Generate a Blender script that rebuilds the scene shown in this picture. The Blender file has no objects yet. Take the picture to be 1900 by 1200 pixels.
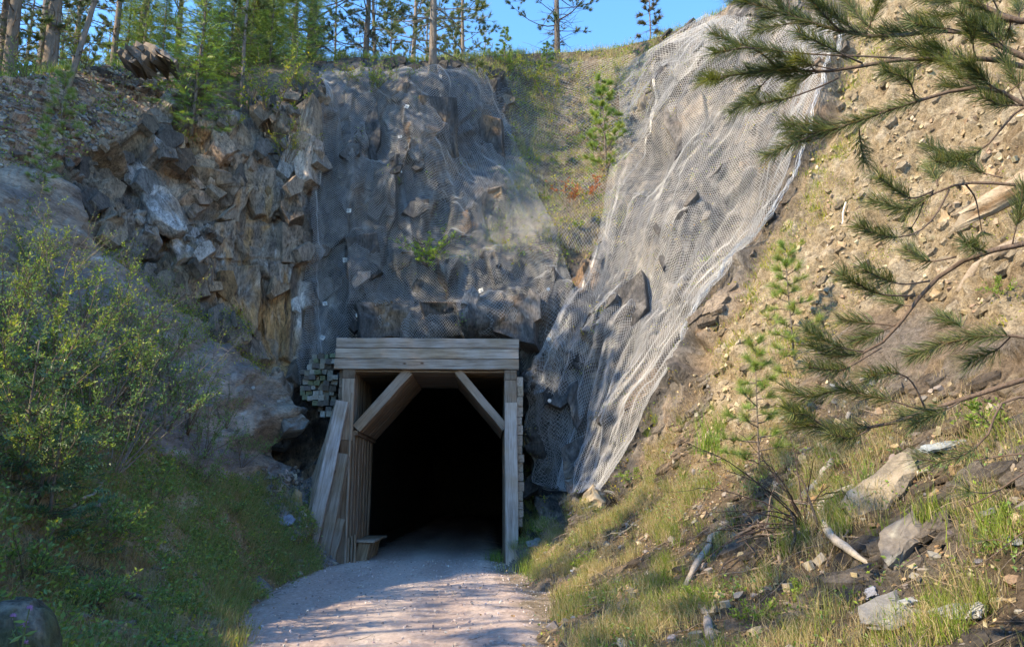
import bpy, math, random
import numpy as np
from mathutils import Vector, Matrix

# ------------------------------------------------------------------ camera, sky, sun, exposure
scene = bpy.context.scene
COL = scene.collection
FPX = 1450.0                       # focal length in pixels of the 1900 px wide photograph
PITCH, YAW = math.radians(12.2), math.radians(-1.8)
EYE = np.array([0.0, 0.0, 1.75])

cam_data = bpy.data.cameras.new('camera')
cam_data.sensor_width = 36.0
cam_data.lens = 36.0 * FPX / 1900.0
cam_data.clip_end = 3000
cam_data.clip_start = 0.05
cam = bpy.data.objects.new('camera', cam_data)
COL.objects.link(cam)
cam.location = EYE.tolist()
cam.rotation_euler = (math.pi / 2 + PITCH, 0, YAW)
scene.camera = cam

SUN_AZ, SUN_EL = math.radians(246), math.radians(38)   # azimuth clockwise from +Y
TO_SUN = np.array([math.sin(SUN_AZ) * math.cos(SUN_EL), math.cos(SUN_AZ) * math.cos(SUN_EL), math.sin(SUN_EL)])
world = bpy.data.worlds.new('World')
scene.world = world
world.use_nodes = True
wn = world.node_tree.nodes
wn.clear()
sky = wn.new('ShaderNodeTexSky')
sky.sky_type = 'NISHITA'
sky.sun_disc = False
sky.sun_elevation = SUN_EL
sky.sun_rotation = SUN_AZ
sky.altitude = 1500
sky.air_density = 1.0
sky.dust_density = 0.0
sky.ozone_density = 6.0
bg = wn.new('ShaderNodeBackground')
bg.inputs['Strength'].default_value = 0.15
wo = wn.new('ShaderNodeOutputWorld')
hs = wn.new('ShaderNodeHueSaturation')
hs.inputs['Hue'].default_value = 0.502
hs.inputs['Saturation'].default_value = 1.18
world.node_tree.links.new(sky.outputs[0], hs.inputs['Color'])
world.node_tree.links.new(hs.outputs[0], bg.inputs[0])
world.node_tree.links.new(bg.outputs[0], wo.inputs[0])

sl = bpy.data.lights.new('sun', 'SUN')
sl.energy = 2.0
sl.angle = math.radians(0.53)
sl.color = (1.0, 0.93, 0.82)
so = bpy.data.objects.new('sun', sl)
COL.objects.link(so)
so.rotation_euler = Vector(TO_SUN.tolist()).to_track_quat('Z', 'Y').to_euler()

scene.view_settings.view_transform = 'Standard'
scene.view_settings.look = 'None'
scene.view_settings.gamma = 1.0
scene.view_settings.use_curve_mapping = False
scene.view_settings.exposure = 2.36
scene.view_settings.use_white_balance = True
scene.view_settings.white_balance_temperature = 9100
scene.cycles.max_bounces = 6
scene.cycles.diffuse_bounces = 5
scene.cycles.transparent_max_bounces = 8

rng = np.random.default_rng(7)
random.seed(7)

# ------------------------------------------------------------------ survey: a sight line and a distance give a place
_cp, _sp, _cy, _sy = math.cos(PITCH), math.sin(PITCH), math.cos(YAW), math.sin(YAW)
_fwd = np.array([-_sy * _cp, _cy * _cp, _sp])
_right = np.array([_cy, _sy, 0.0])
_up = np.cross(_right, _fwd)

def at(px, py, Y):
    px = np.asarray(px, float); py = np.asarray(py, float); Y = np.asarray(Y, float)
    d = _fwd + ((px - 950) / FPX)[..., None] * _right + ((600 - py) / FPX)[..., None] * _up
    return EYE + d * (Y / d[..., 1])[..., None]

def on_z(px, py, z=0.0):
    d = _fwd + (px - 950) / FPX * _right + (600 - py) / FPX * _up
    return EYE + d * ((z - EYE[2]) / d[2])

# ------------------------------------------------------------------ noise
def _h(ix, iy, iz, seed):
    h = (ix.astype(np.int64) * 374761393 + iy.astype(np.int64) * 668265263 + iz.astype(np.int64) * 2147483647 + seed * 1274126177) & 0xFFFFFFFF
    h = ((h ^ (h >> 13)) * 1274126177) & 0xFFFFFFFF
    h = ((h ^ (h >> 16)) * 2246822519) & 0xFFFFFFFF
    return ((h ^ (h >> 15)) & 0xFFFFFF) / float(0xFFFFFF)

def vnoise(p, seed=0):
    i = np.floor(p).astype(np.int64); f = p - i
    f = f * f * f * (f * (f * 6 - 15) + 10)
    r = 0
    for dx in (0, 1):
        wx = f[:, 0] if dx else 1 - f[:, 0]
        for dy in (0, 1):
            wy = f[:, 1] if dy else 1 - f[:, 1]
            for dz in (0, 1):
                wz = f[:, 2] if dz else 1 - f[:, 2]
                r = r + wx * wy * wz * _h(i[:, 0] + dx, i[:, 1] + dy, i[:, 2] + dz, seed)
    return r * 2 - 1

def fbm(p, octv=4, seed=0, gain=0.5):
    a, s, r = 1.0, 0.0, 0
    q = p.copy()
    for k in range(octv):
        r = r + a * vnoise(q, seed + k * 17); s += a
        a *= gain; q = q * 2.03 + 11.7
    return r / s

def cells(p, seed=0):
    """nearest jittered cell: two random numbers of the cell, offset to its centre, distance gap to the next"""
    i = np.floor(p).astype(np.int64)
    n = len(p)
    b1 = np.full(n, 9e9); b2 = np.full(n, 9e9)
    off = np.zeros((n, 3)); cid = np.zeros((n, 3), np.int64)
    for dx in (-1, 0, 1):
        for dy in (-1, 0, 1):
            for dz in (-1, 0, 1):
                c = i + np.array([dx, dy, dz])
                jx = _h(c[:, 0], c[:, 1], c[:, 2], seed + 1); jy = _h(c[:, 0], c[:, 1], c[:, 2], seed + 2); jz = _h(c[:, 0], c[:, 1], c[:, 2], seed + 3)
                o = p - (c + np.stack([jx, jy, jz], 1))
                d = (o * o).sum(1)
                m = d < b1
                b2 = np.where(m, b1, np.minimum(b2, d))
                b1 = np.where(m, d, b1)
                off[m] = o[m]; cid[m] = c[m]
    g = np.stack([_h(cid[:, 0], cid[:, 1], cid[:, 2], seed + 10 + k) for k in range(4)], 1) * 2 - 1
    return g, off, np.sqrt(b2) - np.sqrt(b1)

def sst(a, b, x):
    t = np.clip((x - a) / (b - a), 0, 1)
    return t * t * (3 - 2 * t)

def lerp3(a, b, t):
    return a + (np.asarray(b) - a) * t[:, None]

def sdist(px, py, poly):
    """signed distance in px, positive inside"""
    P = np.array(poly, float); Q = np.roll(P, -1, 0)
    d = np.full(px.shape, 9e9); ins = np.zeros(px.shape, bool)
    for (x0, y0), (x1, y1) in zip(P, Q):
        ex, ey = x1 - x0, y1 - y0
        t = np.clip(((px - x0) * ex + (py - y0) * ey) / (ex * ex + ey * ey + 1e-9), 0, 1)
        d = np.minimum(d, np.hypot(px - x0 - t * ex, py - y0 - t * ey))
        if y0 != y1:
            c = ((py < y0) != (py < y1)) & (px < (x1 - x0) * (py - y0) / (y1 - y0) + x0)
            ins ^= c
    return np.where(ins, d, -d)

def ldist(px, py, line):
    d = np.full(px.shape, 9e9)
    for (x0, y0), (x1, y1) in zip(line[:-1], line[1:]):
        ex, ey = x1 - x0, y1 - y0
        t = np.clip(((px - x0) * ex + (py - y0) * ey) / (ex * ex + ey * ey + 1e-9), 0, 1)
        d = np.minimum(d, np.hypot(px - x0 - t * ex, py - y0 - t * ey))
    return d

# ------------------------------------------------------------------ mesh and object helpers
def mk_mesh(name, V, T, col=None, mat=None, smooth=False, uv=None):
    me = bpy.data.meshes.new(name)
    V = np.asarray(V, np.float32); T = np.asarray(T, np.int32)
    k = T.shape[1]
    me.vertices.add(len(V)); me.vertices.foreach_set('co', V.ravel())
    me.loops.add(T.size); me.loops.foreach_set('vertex_index', T.ravel())
    me.polygons.add(len(T))
    me.polygons.foreach_set('loop_start', np.arange(0, T.size, k, dtype=np.int32))
    me.update(calc_edges=True)
    me.polygons.foreach_set('use_smooth', np.full(len(T), smooth, bool))
    if col is not None:
        a = me.color_attributes.new('Col', 'FLOAT_COLOR', 'POINT')
        c = np.ones((len(V), 4), np.float32); c[:, :3] = col
        a.data.foreach_set('color', c.ravel())
    if mat: me.materials.append(mat)
    return me

class Geo:
    """collects triangles and quads with a colour per vertex"""
    def __init__(s): s.V = []; s.T = []; s.C = []; s.n = 0
    def add(s, V, T, c):
        V = np.asarray(V, float); T = np.asarray(T, np.int64)
        if T.shape[1] == 4: T = np.concatenate([T[:, [0, 1, 2]], T[:, [0, 2, 3]]])
        c = np.broadcast_to(np.asarray(c, float), (len(V), 3))
        s.V.append(V); s.T.append(T + s.n); s.C.append(c); s.n += len(V)
    def inst(s, tv, tt, R, t, c):
        """copies of a small piece: R (n,3,3) with scale, t (n,3), c (n,3)"""
        n, k = len(t), len(tv)
        V = np.einsum('nij,kj->nki', R, tv) + t[:, None, :]
        T = (tt[None] + (np.arange(n) * k)[:, None, None]).reshape(-1, 3)
        s.add(V.reshape(-1, 3), T, np.repeat(c, k, 0))
    def tube(s, P, r, c, sides=5):
        P = np.asarray(P, float); n = len(P)
        r = np.broadcast_to(np.asarray(r, float), (n,))
        t = np.gradient(P, axis=0); t /= np.linalg.norm(t, axis=1)[:, None] + 1e-9
        a = np.array([0.13, 0.31, 0.94]) if abs(t[:, 2]).mean() < 0.8 else np.array([0.97, 0.2, 0.1])
        u = np.cross(t, a); u /= np.linalg.norm(u, axis=1)[:, None] + 1e-9
        w = np.cross(t, u)
        an = np.arange(sides) / sides * 2 * math.pi
        V = P[:, None] + r[:, None, None] * (np.cos(an)[None, :, None] * u[:, None] + np.sin(an)[None, :, None] * w[:, None])
        i = np.arange(n - 1)[:, None] * sides; j = np.arange(sides)[None]; j2 = (j + 1) % sides
        Q = np.stack([i + j, i + j2, i + sides + j2, i + sides + j], -1).reshape(-1, 4)
        s.add(V.reshape(-1, 3), Q, c)
        for e, o in ((0, 1), (n - 1, 0)):
            b = e * sides
            f = [[b, b + k + 1, b + k + 2] if o == 0 else [b, b + k + 2, b + k + 1] for k in range(sides - 2)]
            s.T.append(np.array(f) + s.n - len(V) * sides)
    def mesh(s, name, mat, smooth=False):
        return mk_mesh(name, np.concatenate(s.V), np.concatenate(s.T), np.concatenate(s.C), mat, smooth)
    def build(s, name, mat, parent=None, smooth=False, **kw):
        return obj(name, s.mesh(name, mat, smooth), parent, **kw)

def obj(name, me, parent=None, **kw):
    o = bpy.data.objects.new(name, me)
    COL.objects.link(o)
    if parent: o.parent = parent
    for k, v in kw.items(): o[k] = v
    return o

def thing(name, label, cat, loc=(0, 0, 0), rz=0.0, sc=1.0, group=None):
    o = bpy.data.objects.new(name, None)
    COL.objects.link(o)
    o.empty_display_size = 0.2
    o.location = [float(a) for a in loc]; o.rotation_euler = (0, 0, rz); o.scale = (sc,) * 3
    o['label'] = label; o['category'] = cat
    if group: o['group'] = group
    return o

def copy_thing(src, label, loc, rz=0.0, sc=1.0, group=None, tilt=(0, 0)):
    o = src.copy(); COL.objects.link(o)
    o.location = [float(a) for a in loc]; o.rotation_euler = (tilt[0], tilt[1], rz); o.scale = (sc,) * 3
    o['label'] = label
    if group: o['group'] = group
    elif 'group' in o: del o['group']
    for ch in src.children:
        c = ch.copy(); COL.objects.link(c); c.parent = o
        for g in ch.children:
            d = g.copy(); COL.objects.link(d); d.parent = c
    return o

def rot_to(d, roll):
    """matrices whose z axis is d, rolled about it"""
    d = d / (np.linalg.norm(d, axis=1)[:, None] + 1e-9)
    a = np.where(np.abs(d[:, 2:3]) < 0.9, np.array([[0, 0, 1.0]]), np.array([[1.0, 0, 0]]))
    u = np.cross(a, d); u /= np.linalg.norm(u, axis=1)[:, None]
    w = np.cross(d, u)
    c, s_ = np.cos(roll)[:, None], np.sin(roll)[:, None]
    return np.stack([u * c + w * s_, -u * s_ + w * c, d], 2)

# ------------------------------------------------------------------ materials
def new_mat(name, rough=0.9):
    m = bpy.data.materials.new(name); m.use_nodes = True
    n = m.node_tree.nodes; b = n['Principled BSDF']
    b.inputs['Roughness'].default_value = rough
    b.inputs['Specular IOR Level'].default_value = 0.25
    return m, n, m.node_tree.links, b

def N(n, t, **kw):
    x = n.new(t)
    for k, v in kw.items():
        if k in x.inputs: x.inputs[k].default_value = v
        else: setattr(x, k, v)
    return x

def earth_mat(name, stretch=(1, 1, 1), fine=60.0, bump=0.6, contrast=0.5, rough=0.92, spec=0.2, coarse=None, dist=0.03):
    """vertex colour varied by grain at three scales, with fine relief"""
    m, n, l, b = new_mat(name, rough)
    b.inputs['Specular IOR Level'].default_value = spec
    at_ = N(n, 'ShaderNodeAttribute', attribute_name='Col')
    tc = n.new('ShaderNodeTexCoord'); mp = n.new('ShaderNodeMapping')
    mp.inputs['Scale'].default_value = stretch
    l.new(tc.outputs['Object'], mp.inputs[0])
    n1 = N(n, 'ShaderNodeTexNoise', Scale=fine, Detail=6.0, Roughness=0.75)
    n2 = N(n, 'ShaderNodeTexNoise', Scale=coarse or fine * 0.18, Detail=8.0, Roughness=0.72)
    l.new(mp.outputs[0], n1.inputs['Vector']); l.new(mp.outputs[0], n2.inputs['Vector'])
    ad = N(n, 'ShaderNodeMath', operation='ADD')
    l.new(n1.outputs[0], ad.inputs[0]); l.new(n2.outputs[0], ad.inputs[1])
    mr = N(n, 'ShaderNodeMapRange')
    mr.inputs['From Min'].default_value = 0.7; mr.inputs['From Max'].default_value = 1.18
    mr.inputs['To Min'].default_value = 1 - contrast; mr.inputs['To Max'].default_value = 1 + contrast
    l.new(ad.outputs[0], mr.inputs[0])
    mx = N(n, 'ShaderNodeVectorMath', operation='MULTIPLY')
    l.new(at_.outputs['Color'], mx.inputs[0]); l.new(mr.outputs[0], mx.inputs[1])
    l.new(mx.outputs[0], b.inputs['Base Color'])
    bp = N(n, 'ShaderNodeBump', Strength=bump, Distance=dist)
    l.new(ad.outputs[0], bp.inputs['Height']); l.new(bp.outputs[0], b.inputs['Normal'])
    return m

def leaf_mat(name, trans=0.35, rough=0.55):
    m, n, l, b = new_mat(name, rough)
    b.inputs['Specular IOR Level'].default_value = 0.35
    at_ = N(n, 'ShaderNodeAttribute', attribute_name='Col')
    l.new(at_.outputs['Color'], b.inputs['Base Color'])
    tr = n.new('ShaderNodeBsdfTranslucent')
    g = N(n, 'ShaderNodeVectorMath', operation='MULTIPLY'); g.inputs[1].default_value = (1.5, 1.5, 0.8)
    l.new(at_.outputs['Color'], g.inputs[0]); l.new(g.outputs[0], tr.inputs[0])
    mx = N(n, 'ShaderNodeMixShader'); mx.inputs[0].default_value = trans
    l.new(b.outputs[0], mx.inputs[1]); l.new(tr.outputs[0], mx.inputs[2])
    l.new(mx.outputs[0], n['Material Output'].inputs[0])
    return m

def bark_mat(name):
    return earth_mat(name, stretch=(1, 1, 0.25), fine=30, bump=0.9, contrast=0.5)

def wood_mat(name, axis):
    """weathered sawn timber, the grain along the object's own axis"""
    m, n, l, b = new_mat(name, 0.8)
    at_ = N(n, 'ShaderNodeAttribute', attribute_name='Col')
    tc = n.new('ShaderNodeTexCoord'); mp = n.new('ShaderNodeMapping')
    s = [14.0, 14.0, 14.0]; s['XYZ'.index(axis)] = 0.8
    mp.inputs['Scale'].default_value = s
    oi = n.new('ShaderNodeObjectInfo')
    om = N(n, 'ShaderNodeMath', operation='MULTIPLY'); om.inputs[1].default_value = 50
    l.new(oi.outputs['Random'], om.inputs[0])
    va = N(n, 'ShaderNodeVectorMath', operation='ADD')
    l.new(tc.outputs['Object'], va.inputs[0]); l.new(om.outputs[0], va.inputs[1])
    l.new(va.outputs[0], mp.inputs[0])
    n1 = N(n, 'ShaderNodeTexNoise', Scale=1.6, Detail=7.0, Roughness=0.7); l.new(mp.outputs[0], n1.inputs['Vector'])
    n2 = N(n, 'ShaderNodeTexNoise', Scale=1.1, Detail=3.0, Roughness=0.6); l.new(va.outputs[0], n2.inputs['Vector'])
    kn = N(n, 'ShaderNodeTexVoronoi', Scale=1.0)
    mk = n.new('ShaderNodeMapping'); sk = [2.6, 2.6, 2.6]; sk['XYZ'.index(axis)] = 1.3; mk.inputs['Scale'].default_value = sk
    l.new(va.outputs[0], mk.inputs[0]); l.new(mk.outputs[0], kn.inputs['Vector'])
    cr = n.new('ShaderNodeValToRGB')
    e = cr.color_ramp.elements
    e[0].position = 0.30; e[0].color = (0.42, 0.36, 0.32, 1); e[1].position = 0.62; e[1].color = (1.2, 1.17, 1.13, 1)
    x = e.new(0.45); x.color = (0.85, 0.80, 0.76, 1)
    l.new(n1.outputs[0], cr.inputs[0])
    c2 = n.new('ShaderNodeValToRGB'); e = c2.color_ramp.elements
    e[0].position = 0.35; e[0].color = (0.80, 0.70, 0.60, 1); e[1].position = 0.65; e[1].color = (1.0, 1.03, 1.1, 1)
    l.new(n2.outputs[0], c2.inputs[0])
    c3 = n.new('ShaderNodeValToRGB'); e = c3.color_ramp.elements
    e[0].position = 0.03; e[0].color = (0.28, 0.17, 0.1, 1); e[1].position = 0.09; e[1].color = (1, 1, 1, 1)
    l.new(kn.outputs['Distance'], c3.inputs[0])
    prev = at_.outputs['Color']
    for c in (cr, c2, c3):
        mx = N(n, 'ShaderNodeVectorMath', operation='MULTIPLY')
        l.new(prev, mx.inputs[0]); l.new(c.outputs[0], mx.inputs[1]); prev = mx.outputs[0]
    l.new(prev, b.inputs['Base Color'])
    bp = N(n, 'ShaderNodeBump', Strength=0.5, Distance=0.012)
    l.new(n1.outputs[0], bp.inputs['Height']); l.new(bp.outputs[0], b.inputs['Normal'])
    return m

M = {}
M['rock'] = earth_mat('rock', (1, 1, 0.35), 22, 1.0, 1.0, 0.8, 0.35, 5.0, 0.10)
M['slab'] = earth_mat('slab_rock', (1, .5, 2.2), 16, 0.55, 0.8, 0.75, 0.35, 2.5, 0.05)
M['soil'] = earth_mat('soil', (1, 1, 1), 40, 1.0, 0.8, 0.97, 0.1, 9.0, 0.06)
M['stone'] = earth_mat('stone', (1, 1, 1), 22, 0.5, 0.4, 0.75, 0.4)
M['gravel'] = earth_mat('gravel', (1, 1, 1), 85, 0.8, 0.32, 0.95, 0.15)
M['bark'] = bark_mat('bark')
M['leaf'] = leaf_mat('leaf', 0.4)
M['needle'] = leaf_mat('needle', 0.22, 0.5)
M['grass'] = leaf_mat('grass_blade', 0.4, 0.6)
M['dry'] = earth_mat('dead_wood', (1, 1, 1), 30, 0.5, 0.35)
for ax in 'XYZ': M['wood' + ax] = wood_mat('weathered_timber_' + ax.lower(), ax)
m, n, l, b = new_mat('galvanised_wire', 0.45); M['wire'] = m
b.inputs['Base Color'].default_value = (0.42, 0.43, 0.44, 1); b.inputs['Metallic'].default_value = 0.35
b.inputs['Specular IOR Level'].default_value = 0.5
m, n, l, b = new_mat('bolt_steel', 0.5); M['steel'] = m
nz = N(n, 'ShaderNodeTexNoise', Scale=40.0); rr = n.new('ShaderNodeValToRGB')
rr.color_ramp.elements[0].color = (0.25, 0.23, 0.21, 1); rr.color_ramp.elements[1].color = (0.5, 0.5, 0.5, 1)
l.new(nz.outputs[0], rr.inputs[0]); l.new(rr.outputs[0], b.inputs['Base Color']); b.inputs['Metallic'].default_value = 0.6

# ------------------------------------------------------------------ terrain: the rock cut as one surveyed surface
SURVEY = {
 -1100: [(1420, 2.0), (1200, 2.8), (900, 3.8), (600, 5.2), (300, 7.0), (130, 8.4), (-100, 9.6), (-400, 10.5)],
 -420: [(1420, 2.9), (1200, 4.0), (900, 5.4), (600, 7.4), (300, 10), (130, 12.3), (0, 14)],
 0: [(1420, 4.4), (1200, 6.6), (1000, 8.2), (900, 9.0), (700, 10.8), (500, 12.6), (300, 14.6), (150, 17), (110, 19)],
 120: [(1420, 4.9), (1200, 7.4), (1050, 9.0), (900, 10.4), (700, 12.6), (500, 14.8), (360, 16.2), (250, 17.2), (160, 18.8), (110, 21)],
 250: [(1420, 5.2), (1200, 8.2), (1050, 10.3), (900, 12.4), (750, 14.3), (600, 16.4), (500, 17.6), (440, 18.9), (300, 19.6), (200, 20.6), (130, 22.5)],
 400: [(1420, 5.5), (1250, 8.1), (1200, 9.2), (1100, 11.5), (1000, 13.8), (900, 16), (800, 17.3), (700, 18.2), (625, 19.1), (600, 20.3), (500, 20.8), (300, 21.5), (200, 22.5), (120, 25)],
 500: [(1420, 5.9), (1200, 11.2), (1130, 13.8), (1080, 15.4), (1000, 17.2), (940, 19.0), (870, 19.8), (780, 20.2), (700, 20.8), (680, 21.6), (500, 21.9), (250, 22.4), (180, 23.4), (115, 26)],
 560: [(1420, 6.0), (1200, 11), (1090, 16.2), (1050, 17.8), (1000, 19.3), (900, 20.6), (800, 21.0), (750, 21.6), (700, 22.1), (400, 22.4), (170, 23.2), (110, 27)],
 585: [(1420, 6.0), (1200, 11), (1090, 17), (1045, 19.2), (1000, 20.2), (900, 21.6), (800, 22.4), (700, 22.7), (600, 22.9), (400, 23.1), (170, 24.0), (108, 28)],
 640: [(1420, 6.0), (1200, 11), (1045, 21), (1000, 22.5), (900, 23), (700, 23), (640, 22.7), (590, 22.9), (400, 23.6), (250, 24.3), (150, 25.2), (106, 28)],
 800: [(1420, 6.0), (1200, 11), (1045, 22), (1000, 23), (700, 23), (640, 22.2), (600, 22.2), (570, 22.8), (450, 23.7), (300, 24.6), (150, 26), (115, 28)],
 900: [(1420, 6.0), (1200, 11), (1045, 22), (1000, 23), (700, 23), (640, 22.2), (590, 22.1), (560, 22.7), (490, 23.4), (430, 24.8), (300, 26.5), (150, 29), (105, 31)],
 980: [(1420, 6.0), (1200, 10.2), (1100, 14.9), (1050, 18.2), (980, 21), (900, 23.2), (700, 23.2), (640, 22.6), (560, 22.4), (480, 23.2), (400, 25.5), (300, 28), (200, 30.5), (102, 33)],
 1040: [(1420, 5.7), (1200, 9.3), (1100, 13.5), (1000, 18.5), (940, 20.6), (900, 21.6), (880, 21.3), (700, 21.7), (560, 22.2), (470, 23.3), (350, 27), (200, 31), (98, 34)],
 1075: [(1420, 5.6), (1200, 9.0), (1100, 12.7), (1000, 17.5), (930, 19.9), (880, 20.2), (700, 21.0), (560, 21.9), (450, 23.5), (350, 26.5), (200, 30.5), (96, 34)],
 1130: [(1420, 5.3), (1200, 8.4), (1100, 11.5), (1000, 16.0), (930, 18.8), (850, 19.5), (700, 20.5), (560, 21.5), (430, 23.5), (300, 27), (200, 29.5), (90, 33)],
 1200: [(1420, 5.1), (1200, 7.9), (1100, 10.4), (1000, 13.8), (900, 17.3), (800, 18.6), (600, 20.3), (400, 22.6), (200, 27), (75, 31)],
 1300: [(1420, 4.9), (1200, 7.3), (1000, 11.3), (900, 13.8), (800, 15.8), (650, 17.9), (500, 19.6), (300, 21.8), (100, 25.5), (32, 28)],
 1380: [(1420, 4.7), (1200, 7.0), (1000, 10.3), (850, 12.6), (700, 14.6), (560, 17.0), (430, 18.8), (300, 20.2), (100, 23.2), (0, 25)],
 1450: [(1420, 4.5), (1200, 6.7), (1000, 9.5), (800, 12.3), (600, 14.8), (400, 17.2), (200, 19.5), (0, 22), (-80, 24)],
 1600: [(1420, 4.2), (1200, 6.2), (1000, 8.2), (800, 10.2), (600, 12.4), (400, 14.6), (200, 16.8), (0, 19), (-150, 21)],
 1900: [(1420, 3.8), (1200, 5.2), (1000, 6.4), (800, 7.6), (600, 9), (400, 10.4), (200, 12), (0, 13.6), (-300, 16.5)],
 2350: [(1420, 2.9), (1200, 3.7), (800, 5.2), (400, 7.0), (0, 9.2), (-500, 12)],
}
_cpx = np.array(sorted(SURVEY)); _rpy = np.arange(1420, -521, -10.0)
_D = np.stack([np.interp(_rpy[::-1], [a[0] for a in SURVEY[c]][::-1], [a[1] for a in SURVEY[c]][::-1])[::-1] for c in _cpx])   # (cols, rows)
_gx = np.arange(-1100, 2351, 10.0)
_D = np.stack([np.interp(_gx, _cpx, _D[:, j]) for j in range(len(_rpy))], 1)
def _blur(a, ax, k):
    p = [(0, 0), (0, 0)]; p[ax] = (k, k); b = np.pad(a, p, 'edge'); r = 0
    for i in range(2 * k + 1): r = r + np.take(b, np.arange(i, i + a.shape[ax]), ax)
    return r / (2 * k + 1)
_D = _blur(_blur(_D, 1, 1), 0, 1)

CREST = [(-1100, -330), (-420, 60), (0, 146), (60, 140), (140, 128), (220, 122), (300, 118), (400, 112), (500, 108), (560, 112), (585, 118), (640, 108), (740, 112), (800, 118),
         (900, 104), (980, 100), (1060, 97), (1130, 92), (1200, 76), (1260, 55), (1330, 28), (1400, -20), (1500, -110), (1600, -190), (1900, -420), (2350, -520)]
colpx = np.concatenate([np.linspace(-1100, -20, 70, endpoint=False), np.linspace(-20, 1920, 940), np.linspace(1920, 2350, 50)[1:]])
NV = 520
vv = np.linspace(0, 1, NV)
crest = np.interp(colpx, [c[0] for c in CREST], [c[1] for c in CREST])
PX = np.repeat(colpx[:, None], NV, 1)
PY = 1420 + (crest - 1420)[:, None] * vv[None]

def depth(px, py):
    fx = np.clip((px + 1100) / 10, 0, len(_gx) - 1.001); fy = np.clip((1420 - py) / 10, 0, len(_rpy) - 1.001)
    ix = fx.astype(int); iy = fy.astype(int); fx = fx - ix; fy = fy - iy
    return (_D[ix, iy] * (1 - fx) * (1 - fy) + _D[ix + 1, iy] * fx * (1 - fy) + _D[ix, iy + 1] * (1 - fx) * fy + _D[ix + 1, iy + 1] * fx * fy)

B = at(PX, PY, depth(PX, PY))                       # base surface (cols, rows, 3)
def grid_normal(B):
    du = np.gradient(B, axis=0); dv = np.gradient(B, axis=1)
    n = np.cross(du, dv); n /= np.linalg.norm(n, axis=2)[..., None] + 1e-9
    s = np.sign((n * (EYE - B)).sum(2)); return n * s[..., None]
BN = grid_normal(B)
for ax in (0, 1):
    for c in range(3): BN[..., c] = _blur(BN[..., c], ax, 4)
BN /= np.linalg.norm(BN, axis=2)[..., None]

fp = B.reshape(-1, 3); fpx = PX.ravel(); fpy = PY.ravel()
wob = fbm(fp * 1.1, 4, 3) * 26
wx, wy = fpx + wob, fpy + fbm(fp * 1.1, 4, 9) * 22
wx2, wy2 = fpx + wob * .3, fpy + fbm(fp * 1.1, 4, 9) * 7
Z = {}
def zone(name, poly, soft=12, tight=False):
    d = sdist(wx2 if tight else wx, wy2 if tight else wy, poly)
    Z[name] = sst(-soft, soft, d)
zone('slab', [(-1150, 200), (-50, 230), (0, 290), (60, 320), (130, 360), (185, 440), (215, 480), (320, 565), (420, 628), (480, 685), (560, 748), (606, 800), (600, 865), (560, 885), (470, 885), (390, 885), (300, 850), (200, 760), (100, 690), (0, 600), (-1150, 520)], 6, True)
zone('cliff', [(130, 300), (215, 255), (290, 235), (300, 190), (380, 175), (470, 190), (530, 175), (578, 140), (584, 300), (572, 420), (560, 560), (548, 740), (480, 685), (420, 628), (320, 565), (215, 480), (185, 440), (130, 360)], 6, True)
zone('brown', [(385, 330), (470, 300), (560, 360), (570, 600), (548, 745), (430, 625), (360, 520), (395, 420)], 22)
zone('pale', [(215, 300), (280, 280), (300, 340), (345, 430), (385, 480), (330, 490), (290, 420), (240, 360)], 8)
zone('dirt', [(-1150, -400), (-420, 40), (0, 130), (150, 100), (330, 100), (420, 150), (380, 175), (300, 190), (290, 235), (215, 255), (130, 300), (60, 318), (0, 290), (-1150, 260)], 14)
zone('net', [(586, 90), (940, 90), (950, 300), (900, 440), (800, 500), (830, 500), (1000, 480), (1140, 440), (1130, 620), (1060, 800), (1000, 1000), (540, 1000), (540, 740), (560, 560), (572, 420), (584, 300)], 10)
zone('bowl', [(820, 100), (900, 80), (1130, 60), (1260, 40), (1180, 200), (1150, 330), (1150, 440), (1000, 480), (830, 500), (900, 430), (945, 300), (940, 160)], 22)
zone('rightrock', [(1140, 160), (1250, 30), (1340, 0), (1590, -60), (1560, 200), (1500, 330), (1420, 440), (1390, 560), (1310, 650), (1250, 780), (1160, 920), (1050, 970), (1000, 960), (1000, 700), (1140, 440)], 10)
zone('tan', [(1590, -60), (2360, -540), (2360, 760), (1900, 620), (1700, 560), (1560, 600), (1400, 820), (1280, 900), (1330, 640), (1400, 560), (1430, 440), (1510, 330), (1565, 200)], 16)
zone('leftveg', [(-1150, 560), (0, 620), (100, 700), (200, 770), (300, 860), (390, 890), (470, 890), (560, 930), (600, 1060), (500, 1140), (420, 1420), (-1150, 1420)], 16)
zone('scree', [(470, 885), (600, 860), (640, 1060), (560, 1060), (520, 980), (480, 930)], 12)
Z['net'] *= 1 - Z['cliff']
wet = {k: v.copy() for k, v in Z.items()}
rockm = np.clip(Z['cliff'] + Z['net'] + Z['rightrock'] + Z['slab'] * .25, 0, 1)

# --- relief
q = fp + np.stack([fbm(fp * .8, 3, 21), fbm(fp * .8, 3, 22), fbm(fp * .8, 3, 23)], 1) * .10
def facet(q, sc, seed, a_off, a_tilt, crack, cw=.06):
    p = q / np.array(sc)
    g, o, gap = cells(p, seed)
    return a_off * g[:, 3] + a_tilt * (g[:, :3] * o).sum(1) - crack * (1 - sst(0, cw, gap)), g, gap
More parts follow.
